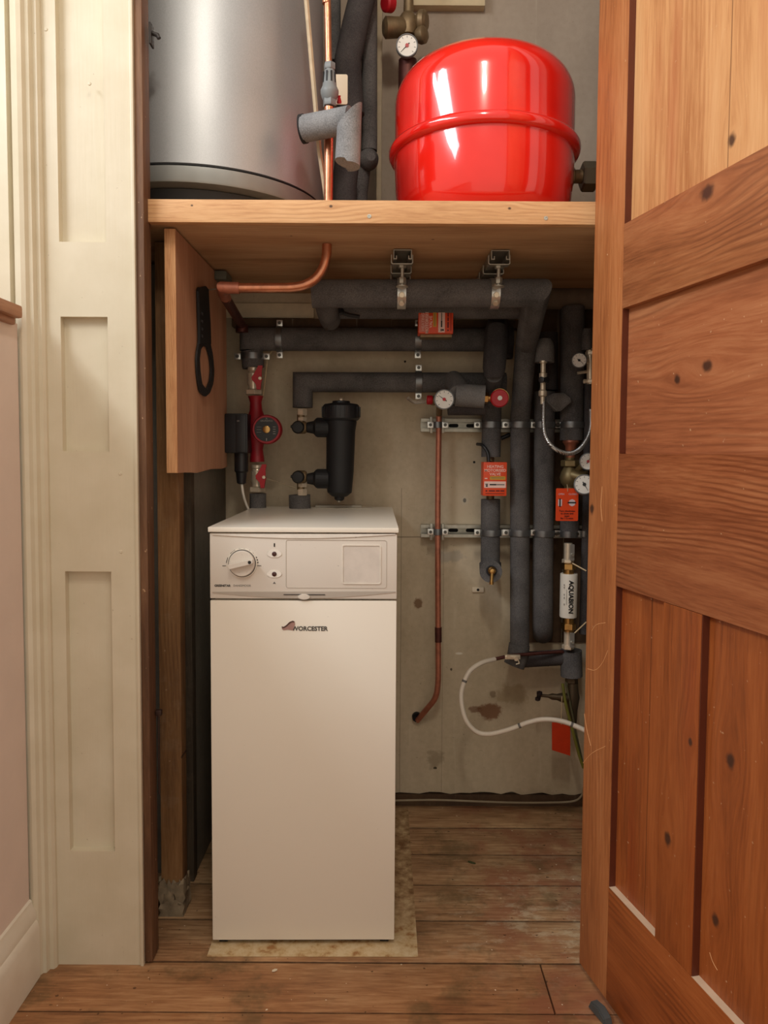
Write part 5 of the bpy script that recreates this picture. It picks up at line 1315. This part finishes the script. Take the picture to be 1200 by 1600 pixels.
# copper spur + earth clamp + white hose
CS = thing('copper_spur', 'thin tarnished copper spur with a clamp at the foot of the tall pipe', 'pipe', W(800, 1035, 2.04))
b = B(); b.tube([W(768, 1031, 2.03), W(800, 1024, 2.04), W(880, 1018, 2.08)], RR(5.5, 2.05), 14); part('pipe_run', b, 'copper_dark', CS)
b = B(); c_ = W(801, 1026, 2.035)
b.box(c_ + V((-.022, -.008, -.006)), c_ + V((.02, .004, .006)), .002); b.hexnut(c_ + V((-.012, -.009, .002)), NY, .006, .006); b.hexnut(c_ + V((.008, -.010, -.004)), NY, .006, .006); b.tube([c_ + V((.012, -.006, 0)), c_ + V((.017, -.008, -.016)), c_ + V((.008, -.008, -.019))], .0015, 8); part('earth_clamp', b, 'chrome', CS)
hz = spline([W(773, 1030, 2.03), W(752, 1036, 2.0), W(733, 1050, 1.98), W(722, 1076, 1.97), W(721, 1098, 1.96), W(728, 1125, 1.95), W(744, 1143, 1.945), W(764, 1147, 1.94), W(795, 1140, 1.93), W(825, 1129, 1.92), W(850, 1124, 1.91), W(878, 1127, 1.90), W(905, 1137, 1.89), W(930, 1150, 1.88)], 8)
HS = thing('white_hose', 'white flexible hose looping from the copper spur towards the door', 'hose', W(764, 1150, 1.94))
b = B(); b.tube(hz, RR(7.6, 1.95), 16); part('hose_run', b, 'hose', HS)
b = B()
for i_ in (20, 68, 92):
    d_ = (hz[i_ + 1] - hz[i_]).normalized(); b.tube([hz[i_], hz[i_] + d_ * .006], RR(7.6, 1.95) + .0003, 16)
part('black_marks', b, 'inkgrey', HS)
# wall plug clip
b = B(); q = W(746.5, 921, YB); b.box(q + V((-.017, -.006, -.0075)), q + V((.017, 0, .0075)), .002)
T = thing('wall_clip', 'small white wall clip with a screw below the brass drain cock', 'clip', q); part('plate', b, 'cream', T)
b = B(); b.disc(q + V((0, -.006, 0)), NY, .004, .001, 14); part('screw_head', b, 'ink', T)
# cable along the foot of the wall
pipe('floor_cable', 'thin grey-beige cable lying along the foot of the back wall', spline([W(610, 1251, 2.14), W(680, 1250, 2.14), W(740, 1252, 2.14), W(800, 1254, 2.14), W(860, 1254, 2.14), W(895, 1252, 2.14), W(908, 1244, 2.14), W(912, 1230, 2.14)]), .003, 'greywire', cat='cable', seg=8)

# ================================================================== LIGHTS
def area(name, loc, target, sx, sy, power, col, spread=None):
    l = bpy.data.lights.new(name, 'AREA'); l.shape = 'RECTANGLE'; l.size = sx; l.size_y = sy; l.energy = power; l.color = col
    if spread: l.spread = spread
    o = bpy.data.objects.new(name, l); COL.objects.link(o); o.location = loc
    o.rotation_euler = (V(target) - V(loc)).to_track_quat('-Z', 'Z').to_euler()
    return o
area('stair_window_light', (-1.75, .10, 2.75), (.2, 1.7, 1.5), .38, 1.5, 25, (.92, .96, 1.0))
area('stair_window_light', (-1.88, .50, 2.75), (.2, 1.7, 1.5), .12, 1.5, 11, (.92, .96, 1.0))
for (x_, y_) in ((.03, .30), (.0, -.02)):
    l = bpy.data.lights.new('ceiling_bulb', 'POINT'); l.energy = 17; l.color = (1, .90, .76); l.shadow_soft_size = .07
    o = bpy.data.objects.new('ceiling_bulb', l); COL.objects.link(o); o.location = (x_, y_, 2.62)
w = bpy.data.worlds.new('hall_ambient'); SC.world = w; w.use_nodes = True
nt = w.node_tree; bg = nt.nodes['Background']
tc = nt.nodes.new('ShaderNodeTexCoord'); sp = nt.nodes.new('ShaderNodeSeparateXYZ'); rp = nt.nodes.new('ShaderNodeValToRGB'); mr = nt.nodes.new('ShaderNodeMapRange')
nt.links.new(tc.outputs['Generated'], sp.inputs[0]); nt.links.new(sp.outputs[2], mr.inputs[0]); mr.inputs[1].default_value = -1; mr.inputs[2].default_value = 1
nt.links.new(mr.outputs[0], rp.inputs[0]); rp.color_ramp.elements[0].position = .3; rp.color_ramp.elements[0].color = (.86, .73, .56, 1); rp.color_ramp.elements[1].position = .75; rp.color_ramp.elements[1].color = (.82, .77, .68, 1)
nt.links.new(rp.outputs[0], bg.inputs[0]); bg.inputs[1].default_value = .88
SC.view_settings.view_transform = 'Standard'
SC.view_settings.look = 'None'
SC.view_settings.exposure = 0.12
